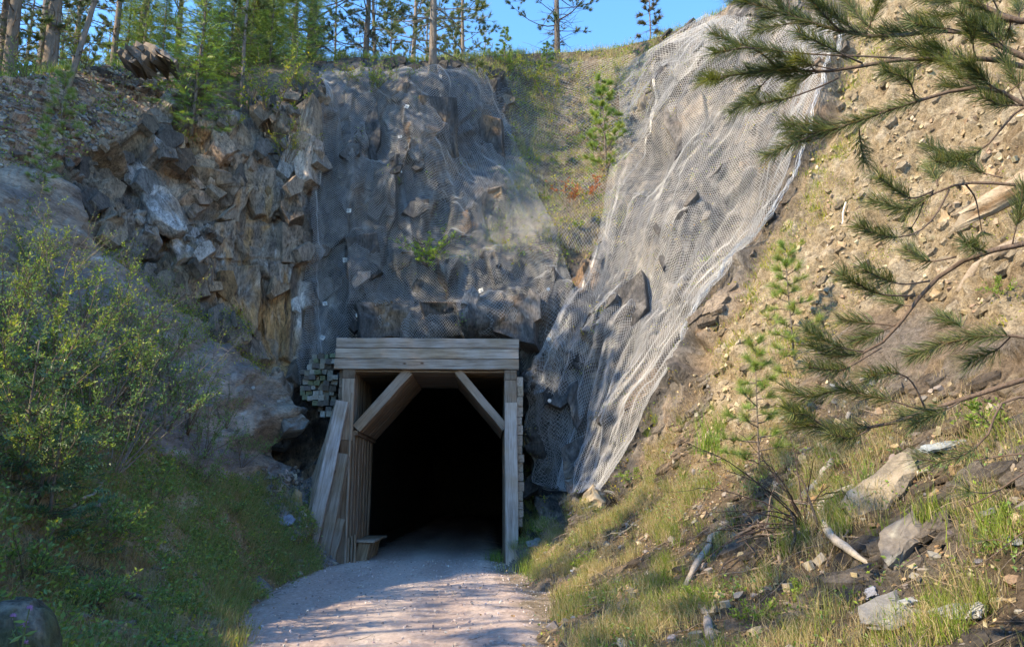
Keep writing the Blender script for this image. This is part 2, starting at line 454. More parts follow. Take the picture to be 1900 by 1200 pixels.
# tilted bedding for the left cliff: blocks long along the dip
th = math.radians(38)
Rz = np.array([[math.cos(th), 0, math.sin(th)], [0, 1, 0], [-math.sin(th), 0, math.cos(th)]])
ql = q @ Rz.T
dA, gA, gapA = facet(ql, (1.1, 1.7, 1.9), 5, .30, .80, .05, .03)
dB, gB, gapB = facet(ql, (.45, .65, .85), 6, .08, .24, .02, .03)
dC, gC, gapC = facet(ql, (.17, .22, .28), 7, .035, .09, .01, .03)
d_cliff = dA + dB + dC
dN1, gN, gapN = facet(q, (1.1, 1.6, 2.6), 8, .26, .42, .06, .03)
dN2, _, _ = facet(q, (.45, .6, .95), 9, .07, .22, .02, .03)
d_net = dN1 + dN2 + dC + fbm(q * np.array([.5, .5, .35]), 3, 31) * .5
th = math.radians(-42)
Rr = np.array([[math.cos(th), 0, math.sin(th)], [0, 1, 0], [-math.sin(th), 0, math.cos(th)]])
qr = q @ Rr.T
dR1, gR, _ = facet(qr, (1.2, 2.0, 3.0), 11, .28, .45, .06, .03)
dR2, _, _ = facet(qr, (.45, .7, 1.1), 12, .07, .22, .02, .03)
d_right = dR1 + dR2 + dC + fbm(qr * np.array([.55, .4, .25]), 3, 33) * .7
d_soil = fbm(fp * .9, 5, 41, .55) * .22 + fbm(fp * np.array([5, 5, 5]), 3, 44) * .035
dS, gS, gapS = facet(fp + fbm(fp * 2, 2, 45)[:, None] * .1, (.20, .20, .15), 46, .035, .05, .02, .12)
dT, gT, _ = facet(qr + 3.3, (.5, .7, 1.4), 48, .05, .16, .02, .04)
d_low = sst(-.15, .25, fbm(fp * .8, 3, 49)) * (dT + dS * .8)
d_tan = d_soil + dT * .75 + dS * 1.6 + np.abs(fbm(fp @ Rr.T * np.array([3.4, 3.4, 1.2]), 4, 47)) * .30
# slab: thin sheets stepping down
sq = q @ np.array([0.45, 0.25, -0.85])
d_slab = fbm(fp * .35, 3, 51) * .18 + np.floor(fbm(ql * np.array([.5, .5, 1.6]), 2, 52) * 7) * .06 + fbm(fp * 3, 4, 53) * .008
zs = 1 - np.clip(Z['cliff'] + Z['net'] + Z['rightrock'] + Z['slab'] + Z['tan'], 0, 1)
disp = Z['cliff'] * d_cliff * (1 - .92 * Z['brown']) + Z['cliff'] * Z['brown'] * (dA * .45 + np.floor(fbm(fp * np.array([1.6, 1.6, .35]), 2, 56) * 6) * .05 + fbm(fp * np.array([7, 7, .8]), 4, 55) * .08) \
     + Z['net'] * d_net + Z['rightrock'] * d_right + Z['tan'] * d_tan + Z['slab'] * d_slab + np.clip(zs, 0, 1) * (d_soil + d_low * (fpx > 950)) + Z['dirt'] * (dB * .35 + dS)
# named cracks, ledges and hollows
def crack(line, w, dep):
    global disp
    disp = disp - dep * .55 * (1 - sst(0, w * .55, ldist(fpx + wob * .15, fpy + wob * .2, line)))
crack([(380, 478), (430, 486), (480, 482), (520, 488), (562, 490)], 5, .28)
crack([(330, 385), (390, 400), (450, 392), (520, 412), (562, 418)], 5, .22)
crack([(215, 480), (300, 545), (330, 565), (420, 625), (480, 682), (558, 748), (600, 790)], 9, .35)
crack([(470, 385), (490, 330), (500, 300)], 4, .18)
crack([(395, 478), (410, 430), (440, 395)], 4, .15)
crack([(478, 485), (482, 560), (500, 640)], 3, .1)
crack([(445, 395), (430, 480), (420, 560), (432, 620)], 3, .1)
crack([(535, 390), (528, 480), (530, 600), (520, 690)], 4, .15)
crack([(480, 685), (520, 668), (556, 640)], 4, .2)
crack([(150, 390), (260, 415), (330, 400)], 6, .3)
def hollow(cx, cy, rx, ry, ang, dep, pw=2.0):
    global disp
    a = math.radians(ang); dx, dy = fpx + wob * .4 - cx, fpy + wob * .4 - cy
    u = (dx * math.cos(a) + dy * math.sin(a)) / rx; v = (-dx * math.sin(a) + dy * math.cos(a)) / ry
    disp = disp - dep * np.exp(-(u * u + v * v) ** (pw / 2))
hollow(395, 345, 60, 60, 0, -.35); hollow(270, 455, 60, 30, 10, .55); hollow(390, 420, 45, 16, 10, .35); hollow(545, 370, 25, 28, 0, -.4)
hollow(1370, 400, 48, 95, 38, .8); hollow(1205, 285, 26, 60, -20, .7); hollow(1100, 740, 34, 110, 30, .8); hollow(1230, 520, 40, 90, 40, .6)
hollow(1060, 700, 30, 130, 25, -.6); hollow(1280, 420, 40, 130, 40, -.35); hollow(1160, 650, 26, 120, 35, -.35); hollow(1025, 880, 25, 60, 0, .5)
hollow(800, 545, 150, 22, 3, .35); hollow(720, 600, 100, 22, 0, -.35); hollow(960, 590, 110, 26, -12, -.7); hollow(970, 530, 90, 12, -25, .5)
hollow(690, 300, 22, 90, 4, .6); hollow(745, 260, 22, 110, 8, -.5); hollow(900, 370, 60, 40, -30, -.4); hollow(1080, 520, 50, 40, 0, -.3); hollow(1090, 450, 70, 16, -8, .35)
hollow(610, 300, 14, 150, 2, .5); hollow(655, 330, 16, 120, 0, -.4); hollow(840, 230, 20, 70, -6, .5); hollow(770, 400, 30, 60, 10, -.4); hollow(640, 520, 50, 40, 20, -.35); hollow(870, 640, 70, 14, 4, .5); hollow(560, 830, 36, 28, 0, .9); hollow(535, 780, 26, 16, 25, -.45); hollow(585, 860, 22, 50, 0, .9)
hollow(985, 800, 16, 160, 0, .9); hollow(1045, 945, 12, 38, 5, .7); hollow(1095, 960, 26, 40, 0, -.3)
tv_ = np.repeat(vv[None], len(colpx), 0).ravel()
disp = disp * (1 - sst(.955, .995, tv_) * .85)
_d2 = disp.reshape(len(colpx), NV)
_d2 = _blur(_blur(_d2, 0, 1), 1, 1)
disp = _d2.ravel()
P = fp + BN.reshape(-1, 3) * disp[:, None]
P = P.reshape(B.shape)
PN = grid_normal(P)

# --- colour of the ground, evened out between shade and sun at the end
def c3(*a): return np.array(a, float)
n1 = fbm(fp * .7, 4, 61); n2 = fbm(fp * 3.1, 4, 62); n3 = fbm(fp * 9, 3, 63); n4 = fbm(fp * .33, 3, 64)
streak = fbm(fp * np.array([5.5, 5.5, .45]), 4, 65)
rst = streak
cl = np.tile(c3(.17, .13, .095), (len(fp), 1))                            # soil
cl = lerp3(cl, c3(.27, .20, .135), sst(-.1, .5, n1 + n2 * .5))
cl = lerp3(cl, c3(.10, .085, .05), sst(.1, .5, n2 - n1 * .3) * .7)
cl = lerp3(cl, c3(.175, .16, .145), sst(-.1, .2, fbm(fp * .8, 3, 49)) * .6 * (gT[:, 0] > -.2))
rg = np.tile(c3(.07, .066, .064), (len(fp), 1))                               # grey schist
rg = lerp3(rg, c3(.165, .15, .138), sst(-.15, .45, n2 + streak * .7))
rg = lerp3(rg, c3(.035, .035, .038), sst(.05, .5, streak - n1 * .6) * .75)
rg = lerp3(rg, c3(.27, .15, .07), sst(.18, .6, n1 + gN[:, 0] * .25) * .7)
rg = lerp3(rg, c3(.30, .285, .27), sst(.35, .7, n2 + gN[:, 1] * .2) * .6)
rb = np.tile(c3(.20, .155, .12), (len(fp), 1))                                # rusty cliff
rb = lerp3(rb, c3(.34, .19, .085), sst(0, .45, streak * .8 + gA[:, 0] * .3 + n4 * .3))
rb = lerp3(rb, c3(.09, .07, .06), sst(.12, .5, -streak + n2 * .4) * .8)
rb = lerp3(rb, c3(.38, .36, .33), sst(.33, .6, fbm(fp * np.array([9, 9, .7]), 3, 71) + n3 * .2) * .6)
rc = lerp3(rg * np.array([1.65, 1.42, 1.2]), c3(.16, .165, .16), sst(.3, .8, gA[:, 2]) * .6)
rc = lerp3(rc, c3(.27, .19, .12), sst(.0, .6, gB[:, 0]) * .5)
rc = lerp3(rc, c3(.32, .32, .31), sst(.45, .9, gA[:, 1]) * .6)
rs = np.tile(c3(.235, .185, .145), (len(fp), 1))                              # slab
rs = lerp3(rs, c3(.33, .275, .22), sst(-.1, .5, n1 + n2 * .4) * .8)
rs = lerp3(rs, c3(.11, .11, .12), sst(.0, .4, fbm(q @ Rz.T * np.array([.4, .4, 2.2]), 4, 73)) * .7)
rs = lerp3(rs, c3(.40, .385, .36), sst(.42, .6, fbm(ql * np.array([1.2, 1.2, 6]), 4, 74)) * .7)
rr_ = lerp3(rg * 1.3, c3(.30, .255, .205), sst(-.2, .5, n1 + n2 * .6) * .75)
rr_ = lerp3(rr_, c3(.10, .095, .09), sst(.15, .5, fbm(qr * np.array([3, 3, .5]), 4, 75)) * .6)
tn = np.tile(c3(.27, .21, .135), (len(fp), 1))                                # crumbly tan earth
tn = lerp3(tn, c3(.36, .295, .21), sst(-.1, .5, n2 + gS[:, 0] * .3))
tn = lerp3(tn, c3(.16, .11, .065), sst(.25, .8, n1 + gS[:, 1] * .45) * .7)
dr = np.tile(c3(.28, .18, .13), (len(fp), 1))
dr = lerp3(dr, c3(.38, .27, .20), sst(-.1, .5, n2 + gS[:, 0] * .3)); dr = lerp3(dr, c3(.13, .095, .075), sst(.1, .6, n1 + gS[:, 1] * .3))
lv = np.tile(c3(.24, .175, .11), (len(fp), 1)); lv = lerp3(lv, c3(.34, .27, .18), sst(0, .5, n3 + n2)); lv = lerp3(lv, c3(.06, .075, .025), sst(.1, .5, n1) * .7)
bw = lerp3(cl.copy(), c3(.33, .29, .21), sst(0, .5, n3 + n2) * .8); bw = lerp3(bw, c3(.12, .11, .09), sst(.2, .6, -n1 + streak * .5) * .7)
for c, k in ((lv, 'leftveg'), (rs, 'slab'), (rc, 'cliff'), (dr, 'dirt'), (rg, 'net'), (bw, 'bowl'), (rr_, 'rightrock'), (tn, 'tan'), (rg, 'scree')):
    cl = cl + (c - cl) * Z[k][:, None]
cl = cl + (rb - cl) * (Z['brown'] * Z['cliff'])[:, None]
cl = lerp3(cl, c3(.40, .405, .41), Z['pale'] * Z['cliff'] * sst(-.3, .3, n2 + n3 * .5) * .85)
wm = sst(0, .4, fbm(fp * np.array([3, 3, 1.2]), 4, 81) + .25)
white = np.exp(-(((fpx - 595) / 22) ** 2 + ((fpy - 580) / 38) ** 2)) + .8 * np.exp(-(((fpx - 556) / 10) ** 2 + ((fpy - 560) / 60) ** 2))
cl = lerp3(cl, c3(.62, .61, .58), np.clip(white * wm * 1.3, 0, .9))
cl = cl * (1 + (.3 * Z['leftveg'] - .2 * Z['slab'] - .03 * Z['cliff'] - .15 * Z['net'] - .38 * Z['bowl'] - .22 * Z['rightrock']) - .10 * sst(1100, 1300, fpx) - .25 * sst(1000, 1150, fpx) * sst(760, 950, fpy))[:, None]  # colour makes up for light: shaded left bank lifted, sunlit right side lowered
Z['low'] = sst(-.05, .15, fbm(fp * .8, 3, 49)) * (fpx > 1020) * (fpy > 700) * (1 - Z['rightrock']) * (1 - Z['tan'])
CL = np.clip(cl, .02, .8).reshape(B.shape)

# --- hilltop behind the crest
steps = np.array([.25, .6, 1.1, 1.8, 2.8, 4.2, 6, 9, 13, 19, 28, 42, 65, 100.])
top = P[:, -1]; hd = top[:, :2] / np.linalg.norm(top[:, :2], axis=1)[:, None]
kx = np.linspace(0, 1, 25); hd = np.stack([_blur(hd[:, :1], 0, 30)[:, 0], _blur(hd[:, 1:], 0, 30)[:, 0]], 1)
topz = _blur(top[:, 2:], 0, 3)[:, 0]
slope = np.interp(colpx, [-420, 0, 600, 1100, 1400, 2350], [.10, .12, .10, .10, .25, .25])
H = np.zeros((len(colpx), len(steps), 3))
for k, s in enumerate(steps):
    H[:, k, :2] = top[:, :2] + hd * s
    H[:, k, 2] = topz + slope * s
hn = fbm(H.reshape(-1, 3) * .25, 3, 90).reshape(H.shape[:2]); H[..., 2] += hn * np.minimum(steps * .12, .8)[None]
def hilltop(px, dist):
    i = int(np.argmin(abs(colpx - px)))
    return np.array([np.interp(dist, np.r_[0, steps], np.r_[top[i, k], H[i, :, k]]) for k in range(3)])

def on_ground(px, py, lift=0.0):
    """place on the finished surface under a sight line"""
    i = np.clip(np.interp(px, colpx, np.arange(len(colpx))), 0, len(colpx) - 1.001)
    i0 = int(i); cr = crest[i0]; j = min(max((py - 1420) / (cr - 1420) * (NV - 1), 0), NV - 1.001); j0 = int(j)
    a, b = i - i0, j - j0
    p = P[i0, j0] * (1 - a) * (1 - b) + P[i0 + 1, j0] * a * (1 - b) + P[i0, j0 + 1] * (1 - a) * b + P[i0 + 1, j0 + 1] * a * b
    n = PN[i0, j0]
    return p + n * lift, n

# --- faces, split into named stretches of ground
nc = len(colpx)
ii, jj = np.meshgrid(np.arange(nc - 1), np.arange(NV - 1), indexing='ij')
quad = np.stack([ii * NV + jj, (ii + 1) * NV + jj, (ii + 1) * NV + jj + 1, ii * NV + jj + 1], -1).reshape(-1, 4)
fc = quad[:, 0]
Pf = P.reshape(-1, 3)
mouth = (fpx[fc] > 634) & (fpx[fc] < 962) & (fpy[fc] > 640) & (fpy[fc] < 1060) & (Pf[fc, 1] > 19.5)
under = (Pf[fc, 2] < -0.5)
keep = ~mouth & ~under
owner = np.zeros(len(fc), int)
names = ['earth_slope', 'leafy_bank', 'rock_slab', 'rock_cliff', 'dirt_slope', 'portal_cliff', 'grassy_hollow', 'netted_slope', 'tan_earth_bank', 'slate_scree']
mats_ = ['soil', 'soil', 'slab', 'rock', 'soil', 'rock', 'soil', 'rock', 'soil', 'stone']
keys = [None, 'leftveg', 'slab', 'cliff', 'dirt', 'net', 'bowl', 'rightrock', 'tan', 'scree']
best = np.full(len(fc), .5)
for k, key in enumerate(keys):
    if key is None: continue
    z = Z[key][fc]; m_ = z >= best; owner[m_] = k; best[m_] = np.maximum(best[m_], z[m_])
Cf = CL.reshape(-1, 3)
for k, nm in enumerate(names):
    sel = quad[keep & (owner == k)]
    if not len(sel): continue
    u, inv = np.unique(sel.ravel(), return_inverse=True)
    obj(nm, mk_mesh(nm, Pf[u], inv.reshape(-1, 4), Cf[u], M[mats_[k]]), kind='structure')
HT = np.concatenate([top[:, None], H], 1); ns = HT.shape[1]
ii, jj = np.meshgrid(np.arange(nc - 1), np.arange(ns - 1), indexing='ij')
hq = np.stack([ii * ns + jj, (ii + 1) * ns + jj, (ii + 1) * ns + jj + 1, ii * ns + jj + 1], -1).reshape(-1, 4)
hp = HT.reshape(-1, 3); hc = lerp3(np.tile(c3(.16, .13, .08), (len(hp), 1)), c3(.10, .12, .04), sst(-.2, .4, fbm(hp * .6, 3, 95)))
obj('hilltop', mk_mesh('hilltop', hp, hq, hc, M['soil']), kind='structure')

# the cut goes on past the camera on both sides, under the same wood
def side_bank(name, sgn, x0, x1, top, y0, y1, col):
    nx, ny = 70, 60
    u_, w_ = np.meshgrid(np.linspace(0, 1, nx) ** 1.6, np.linspace(y0, y1, ny), indexing='ij')
    xx = x0 + (x1 - x0) * u_ * 1.0; t = np.clip((np.abs(xx) - abs(x0)) / 8.0, 0, 1)
    zz = -.1 + top * (t ** 1.1) + np.maximum(np.abs(xx) - abs(x0) - 8, 0) * .08
    p = np.stack([xx, w_, zz], -1).reshape(-1, 3); p[:, 2] += fbm(p * .5, 4, 97 + int(sgn)) * .7 * np.clip(t.ravel() * 3, 0, 1)
    a, b = np.meshgrid(np.arange(nx - 1), np.arange(ny - 1), indexing='ij')
    qd = np.stack([a * ny + b, (a + 1) * ny + b, (a + 1) * ny + b + 1, a * ny + b + 1], -1).reshape(-1, 4)
    obj(name, mk_mesh(name, p, qd, lerp3(np.tile(c3(*col), (len(p), 1)), c3(.12, .10, .06), sst(-.2, .3, fbm(p * .9, 3, 98))), M['soil'], True), kind='structure')
side_bank('left_bank', -1, -3.2, -70, 9.3, -22, 4.2, (.20, .165, .11))
side_bank('right_bank', 1, 2.2, 70, 8.0, -22, 2.6, (.27, .21, .14))
def bank_top(x, y): return np.array([x, y, -.1 + 9.3 + max(abs(x) - 11.2, 0) * .08 - .3])

# ------------------------------------------------------------------ flat ground, path and tunnel
def sheet(x0, x1, y0, y1, nx, ny, zf, cf, name, mat, edge=None):
    gx = np.linspace(0, 1, nx); gy = np.linspace(y0, y1, ny)
    X = np.zeros((nx, ny)); 
    for j, y in enumerate(gy):
        a, b = (x0, x1) if edge is None else edge(y)
        X[:, j] = a + (b - a) * gx
    Yg = np.repeat(gy[None], nx, 0)
    p = np.stack([X, Yg, np.zeros_like(X)], -1).reshape(-1, 3)
    p[:, 2] = zf(p)
    a, b = np.meshgrid(np.arange(nx - 1), np.arange(ny - 1), indexing='ij')
    qd = np.stack([a * ny + b, (a + 1) * ny + b, (a + 1) * ny + b + 1, a * ny + b + 1], -1).reshape(-1, 4)
    return obj(name, mk_mesh(name, p, qd, cf(p), M[mat], smooth=True), kind='structure'), p
def gz(p): return .05 * fbm(p * .5, 3, 101) * 0.3 - .03
sheet(-600, 600, -600, 19.0, 120, 120, lambda p: gz(p) - .02, lambda p: np.tile(c3(.17, .14, .10), (len(p), 1)), 'ground', 'soil')
sheet(-7, 6, 3, 24, 260, 420, lambda p: .012 + .02 * fbm(p * 1.2, 3, 102) + np.clip(-(p[:, 0] + 2.9) * .05, 0, .2) * 0 - .01,
      lambda p: lerp3(np.tile(c3(.20, .165, .125), (len(p), 1)), c3(.34, .28, .23), sst(-.3, .4, fbm(p * 5, 4, 103))), 'track_verge', 'soil')
_le = [(-8, -2.2), (5, -2.6), (9.6, -3.35), (12, -3.7), (15, -3.95), (18, -4.35), (20, -3.9), (22, -3.55), (24, -3.5), (70, -3.5)]
_re = [(-8, 1.3), (5, 1.25), (9.6, .82), (13, .78), (15.3, .75), (17, .55), (19.5, .3), (24, .4), (70, .4)]
def pedge(y):
    a = np.interp(y, *zip(*_le)); b = np.interp(y, *zip(*_re))
    w = math.sin(y * 2.1) * .06 + math.sin(y * 5.3 + 1) * .03
    return a + w, b - w * .8 + math.sin(y * 3.7) * .04
def pcol(p):
    c = np.tile(c3(.43, .335, .30), (len(p), 1))
    t = fbm(p * np.array([1.6, .25, 1]), 4, 111)
    c = lerp3(c, c3(.52, .425, .38), sst(0, .5, t)); c = lerp3(c, c3(.34, .27, .245), sst(.1, .5, -t) * .7)
    s_ = vnoise(p * 26, 113)
    c = lerp3(c, c3(.58, .52, .50), sst(.45, .8, s_) * .6); c = lerp3(c, c3(.18, .15, .14), sst(.5, .85, -s_) * .6)
    ed = np.array([pedge(y) for y in p[:, 1]]); e = np.minimum(p[:, 0] - ed[:, 0], ed[:, 1] - p[:, 0])
    tt_ = (p[:, 0] - ed[:, 0]) / (ed[:, 1] - ed[:, 0]) + .03 * fbm(p * np.array([.3, .5, 1]), 3, 118)
    trk = np.exp(-((tt_ - .3) / .07) ** 2) + np.exp(-((tt_ - .68) / .07) ** 2)
    c = lerp3(c, c3(.37, .295, .265), np.clip(trk, 0, 1) * sst(-.4, .3, fbm(p * 2.2, 3, 119)) * .7); c = lerp3(c, c3(.50, .44, .40), np.exp(-((tt_ - .49) / .09) ** 2) * .5)
    return lerp3(c, c3(.22, .18, .14), (1 - sst(0, .5, e + fbm(p * 4, 3, 114) * .3)) * .8)
def pz(p):
    ed = np.array([pedge(y) for y in p[:, 1]]); e = np.clip(np.minimum(p[:, 0] - ed[:, 0], ed[:, 1] - p[:, 0]), 0, .5)
    tt_ = (p[:, 0] - ed[:, 0]) / (ed[:, 1] - ed[:, 0]) + .03 * fbm(p * np.array([.3, .5, 1]), 3, 118)
    return -.022 * (np.exp(-((tt_ - .3) / .07) ** 2) + np.exp(-((tt_ - .68) / .07) ** 2)) -.02 + .11 * e ** .7 + .012 * fbm(p * np.array([1.2, .4, 1]), 3, 115) + .005 * vnoise(p * 14, 116)
sheet(-7, 5, 18, 70, 40, 120, lambda p: p[:, 0] * 0 - .06, lambda p: np.tile(c3(.12, .10, .09), (len(p), 1)), 'tunnel_floor', 'gravel')
sheet(0, 0, -6, 62, 260, 900, pz, pcol, 'gravel_path', 'gravel', pedge)

# tunnel bore beyond the timber sets: rough rock tube with a closed far end
ny_, na = 60, 40
tv = []
for j in range(ny_):
    y = 22.9 + 42 * j / (ny_ - 1)
    for a in range(na):
        t = a / (na - 1)
        ang = math.pi * (1 - t)
        x = -1.62 + 3.0 * math.copysign(abs(math.cos(ang)) ** .6, math.cos(ang)); z = max(-.3, -.3 + 6.7 * abs(math.sin(ang)) ** .75)
        tv.append((x, y, z))
tv = np.array(tv); tv[:, :] += (fbm(tv * .9, 3, 121) * .22)[:, None] * np.stack([np.sign(tv[:, 0] + 1.62) * -1, 0 * tv[:, 0], -np.ones(len(tv))], 1) * .8
a, b = np.meshgrid(np.arange(ny_ - 1), np.arange(na - 1), indexing='ij')
tq = np.stack([a * na + b, a * na + b + 1, (a + 1) * na + b + 1, (a + 1) * na + b], -1).reshape(-1, 4)
tt = np.concatenate([tq[:, [0, 1, 2]], tq[:, [0, 2, 3]], np.array([[(ny_ - 1) * na, (ny_ - 1) * na + k, (ny_ - 1) * na + k + 1] for k in range(1, na - 1)])])
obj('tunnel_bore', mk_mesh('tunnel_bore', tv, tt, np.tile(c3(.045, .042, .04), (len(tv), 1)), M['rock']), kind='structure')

# collar of dark rock round the bore, behind the timber
cg = Geo()
ring = []
for j in range(na):
    ang = math.pi * (1 - j / (na - 1))
    x = -1.62 + 3.0 * math.copysign(abs(math.cos(ang)) ** .6, math.cos(ang)); z = max(-.3, -.3 + 6.7 * abs(math.sin(ang)) ** .75)
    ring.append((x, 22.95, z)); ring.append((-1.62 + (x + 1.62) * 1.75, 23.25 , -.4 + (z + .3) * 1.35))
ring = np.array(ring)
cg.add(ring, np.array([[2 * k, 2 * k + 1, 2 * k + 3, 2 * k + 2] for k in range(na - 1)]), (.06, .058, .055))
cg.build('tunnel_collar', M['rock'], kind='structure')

# ------------------------------------------------------------------ timber portal
YP = 20.5
def X(px, Y=YP, py=860): return float(at(px, py, Y)[0])
def Zz(py, Y=YP, px=790): return float(at(px, py, Y)[2])
WOOD = c3(.30, .26, .22)
def timber(name, p0, p1, w, d, parent, up=(0, 1, 0), tone=None, label=None, axis='Z', wear=.006, cuts=5):
    """squared timber from p0 to p1, its local axis along the grain, with slightly worn edges"""
    p0 = Vector(p0); p1 = Vector(p1); L = (p1 - p0).length
    zc = (p1 - p0).normalized(); yv = Vector(up) - zc * Vector(up).dot(zc); yv.normalize(); xv = yv.cross(zc)
    g = Geo(); c = .012
    prof = [(-w/2 + c, -d/2), (w/2 - c, -d/2), (w/2, -d/2 + c), (w/2, d/2 - c), (w/2 - c, d/2), (-w/2 + c, d/2), (-w/2, d/2 - c), (-w/2, -d/2 + c)]
    r = random.Random(hash((round(p0.x, 3), round(p0.z, 3), round(p0.y, 3))) & 0xffff)
    V = []
    for k in range(cuts + 1):
        z = L * k / cuts; ox, oy = r.uniform(-wear, wear), r.uniform(-wear, wear)
        V += [(a + ox + r.uniform(-.002, .002), b + oy + r.uniform(-.002, .002), z) for a, b in prof]
    Q = [[k * 8 + i, k * 8 + (i + 1) % 8, k * 8 + 8 + (i + 1) % 8, k * 8 + 8 + i] for k in range(cuts) for i in range(8)]
    t = WOOD * (r.uniform(.85, 1.12)) if tone is None else np.array(tone) * np.array([.82, .78, .74]) * r.uniform(.85, 1.12)
    n0 = len(V)
    g.add(V, Q, t)
    caps = [[0, i + 2, i + 1] for i in range(6)] + [[n0 - 8, n0 - 8 + i + 1, n0 - 8 + i + 2] for i in range(6)]
    g.T.append(np.array(caps))
    o = g.build(name, M['woodZ'], parent)
    o.matrix_local = Matrix.Translation(p0 - (parent.location if parent else Vector((0, 0, 0)))) @ Matrix((xv, yv, zc)).transposed().to_4x4()
    if label: o['label'] = label
    return o
def bolt(p, parent_part, r=.045):
    g = Geo()
    for rr0, y0, y1, sd in ((r, 0, -.012, 10), (r * .6, -.012, -.035, 6)):
        an = np.arange(sd) / sd * 2 * math.pi
        a = np.stack([np.cos(an) * rr0, 0 * an + y0, np.sin(an) * rr0], 1); b2 = a.copy(); b2[:, 1] = y1
        g.add(np.concatenate([a, b2]), [[i, (i + 1) % sd, sd + (i + 1) % sd, sd + i] for i in range(sd)], (.4, .4, .4))
        g.T.append(np.array([[sd, sd + i + 1, sd + i + 2] for i in range(sd - 2)]) + g.n - 2 * sd)
    o = g.build('bolt', M['steel'], parent_part)
    o.matrix_local = parent_part.matrix_local.inverted() @ Matrix.Translation(Vector(p) - parent_part.parent.location)
    return o

portal = thing('timber_portal', 'grey weathered timber portal frame standing at the tunnel mouth', 'tunnel portal', (X(790), YP, 0))
xl, xr = float(at(621, 655, YP - .12)[0]), float(at(963, 655, YP - .12)[0])
zt = [float(at(790, p, YP - .12)[2]) for p in (627, 646, 665.5, 685)]
for k in range(3):
    off = (0, .02, -.01)[k]
    o = timber('lintel_board', (xl + (.03, 0.02, 0)[k], YP - .05, (zt[k] + zt[k+1]) / 2), (xr - (.0, .01, .005)[k], YP - .05, (zt[k] + zt[k+1]) / 2), zt[k] - zt[k+1] - .012, .14 , portal, cuts=12,
               tone=(c3(.45, .41, .38), c3(.42, .375, .335), c3(.36, .31, .27))[k])
    if k == 0:
        for bx in (690, 786, 901): bolt((float(at(bx, 637, YP - .12)[0]), YP - .125, (zt[0] + zt[1]) / 2), o, .05)
ztop = zt[3]
xpl, xpr = X(641), X(947)          # post centres
PW = .30
NB = 8
for s in range(NB):
    y = YP + .2 + s * .40
    # cap, posts and braces of one timber set
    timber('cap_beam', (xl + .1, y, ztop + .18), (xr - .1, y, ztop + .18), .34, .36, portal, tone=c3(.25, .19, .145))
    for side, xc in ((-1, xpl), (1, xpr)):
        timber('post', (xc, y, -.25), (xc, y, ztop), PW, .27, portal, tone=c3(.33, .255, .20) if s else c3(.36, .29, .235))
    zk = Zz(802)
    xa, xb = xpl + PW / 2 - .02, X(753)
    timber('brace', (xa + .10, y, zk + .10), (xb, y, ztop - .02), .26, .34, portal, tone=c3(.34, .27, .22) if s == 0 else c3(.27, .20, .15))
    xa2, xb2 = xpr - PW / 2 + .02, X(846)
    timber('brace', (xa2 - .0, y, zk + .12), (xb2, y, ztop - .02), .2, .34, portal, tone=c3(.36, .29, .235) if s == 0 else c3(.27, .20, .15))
# small posts of lagging between the sets, seen along the left inner wall
for s in range(13):
    y = YP + .12 + s * .255
    timber('wall_plank', (xpl + PW / 2 + .03 + (s % 2) * .025, y, -.2 if s % 3 else .35), (xpl + PW / 2 + .03 + (s % 2) * .025, y, Zz(806)), .06, .20, portal, up=(0, 1, 0), tone=c3(.30, .235, .185), wear=.012)
timber('wall_plate', (xpl + PW / 2 + .05, YP - .02, Zz(803)), (xpl + PW / 2 + .05, YP + 3.4, Zz(803)), .16, .12, portal, up=(0, 0, 1), tone=c3(.27, .2, .15))
for s in range(12):
    timber('ceiling_plank', (xl + .35, YP + .16 + s * .27, ztop - .03), (xr - .35, YP + .16 + s * .27, ztop - .03), .05, .25, portal, tone=c3(.32, .25, .19))
# front facings of the posts with the splice joints
for xc, z0, z1, nm in ((xpl, Zz(745), Zz(703), 'l'), (xpr, Zz(752), Zz(705), 'r')):
    timber('post_cap', (xc, YP - .03, z1 + .012), (xc, YP - .03, ztop - .01), PW + .03, .16, portal, tone=c3(.22, .17, .13))
    timber('post_facing', (xc, YP - .03, z0 - 1.0), (xc, YP - .03, z1), PW + .02, .14, portal, tone=c3(.38, .31, .255) if nm == 'l' else c3(.34, .30, .27))
timber('post_facing', (xpl + .005, YP - .035, -.2), (xpl + .005, YP - .035, Zz(745) - 1.01), PW + .0, .12, portal, tone=c3(.28, .2, .15))
# right front plank
o = timber('front_plank', (X(950), YP - .21, -.35), (X(947.5), YP - .19, Zz(748)), .325, .13, portal, tone=c3(.47, .44, .42), cuts=10, label='sunlit grey plank on the right front post')
bolt((X(946), YP - .262, Zz(757)), o)
# board ends stacked behind the right post
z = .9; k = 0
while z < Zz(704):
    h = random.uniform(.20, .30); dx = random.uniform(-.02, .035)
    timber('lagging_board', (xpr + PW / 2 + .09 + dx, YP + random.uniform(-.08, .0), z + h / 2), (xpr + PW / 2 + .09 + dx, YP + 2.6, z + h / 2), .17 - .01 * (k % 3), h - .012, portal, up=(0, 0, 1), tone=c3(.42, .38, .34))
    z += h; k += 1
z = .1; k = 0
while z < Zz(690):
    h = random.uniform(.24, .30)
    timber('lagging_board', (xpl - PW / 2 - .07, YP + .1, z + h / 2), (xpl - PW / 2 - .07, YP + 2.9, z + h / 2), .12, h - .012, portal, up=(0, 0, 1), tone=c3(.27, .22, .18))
    z += h; k += 1
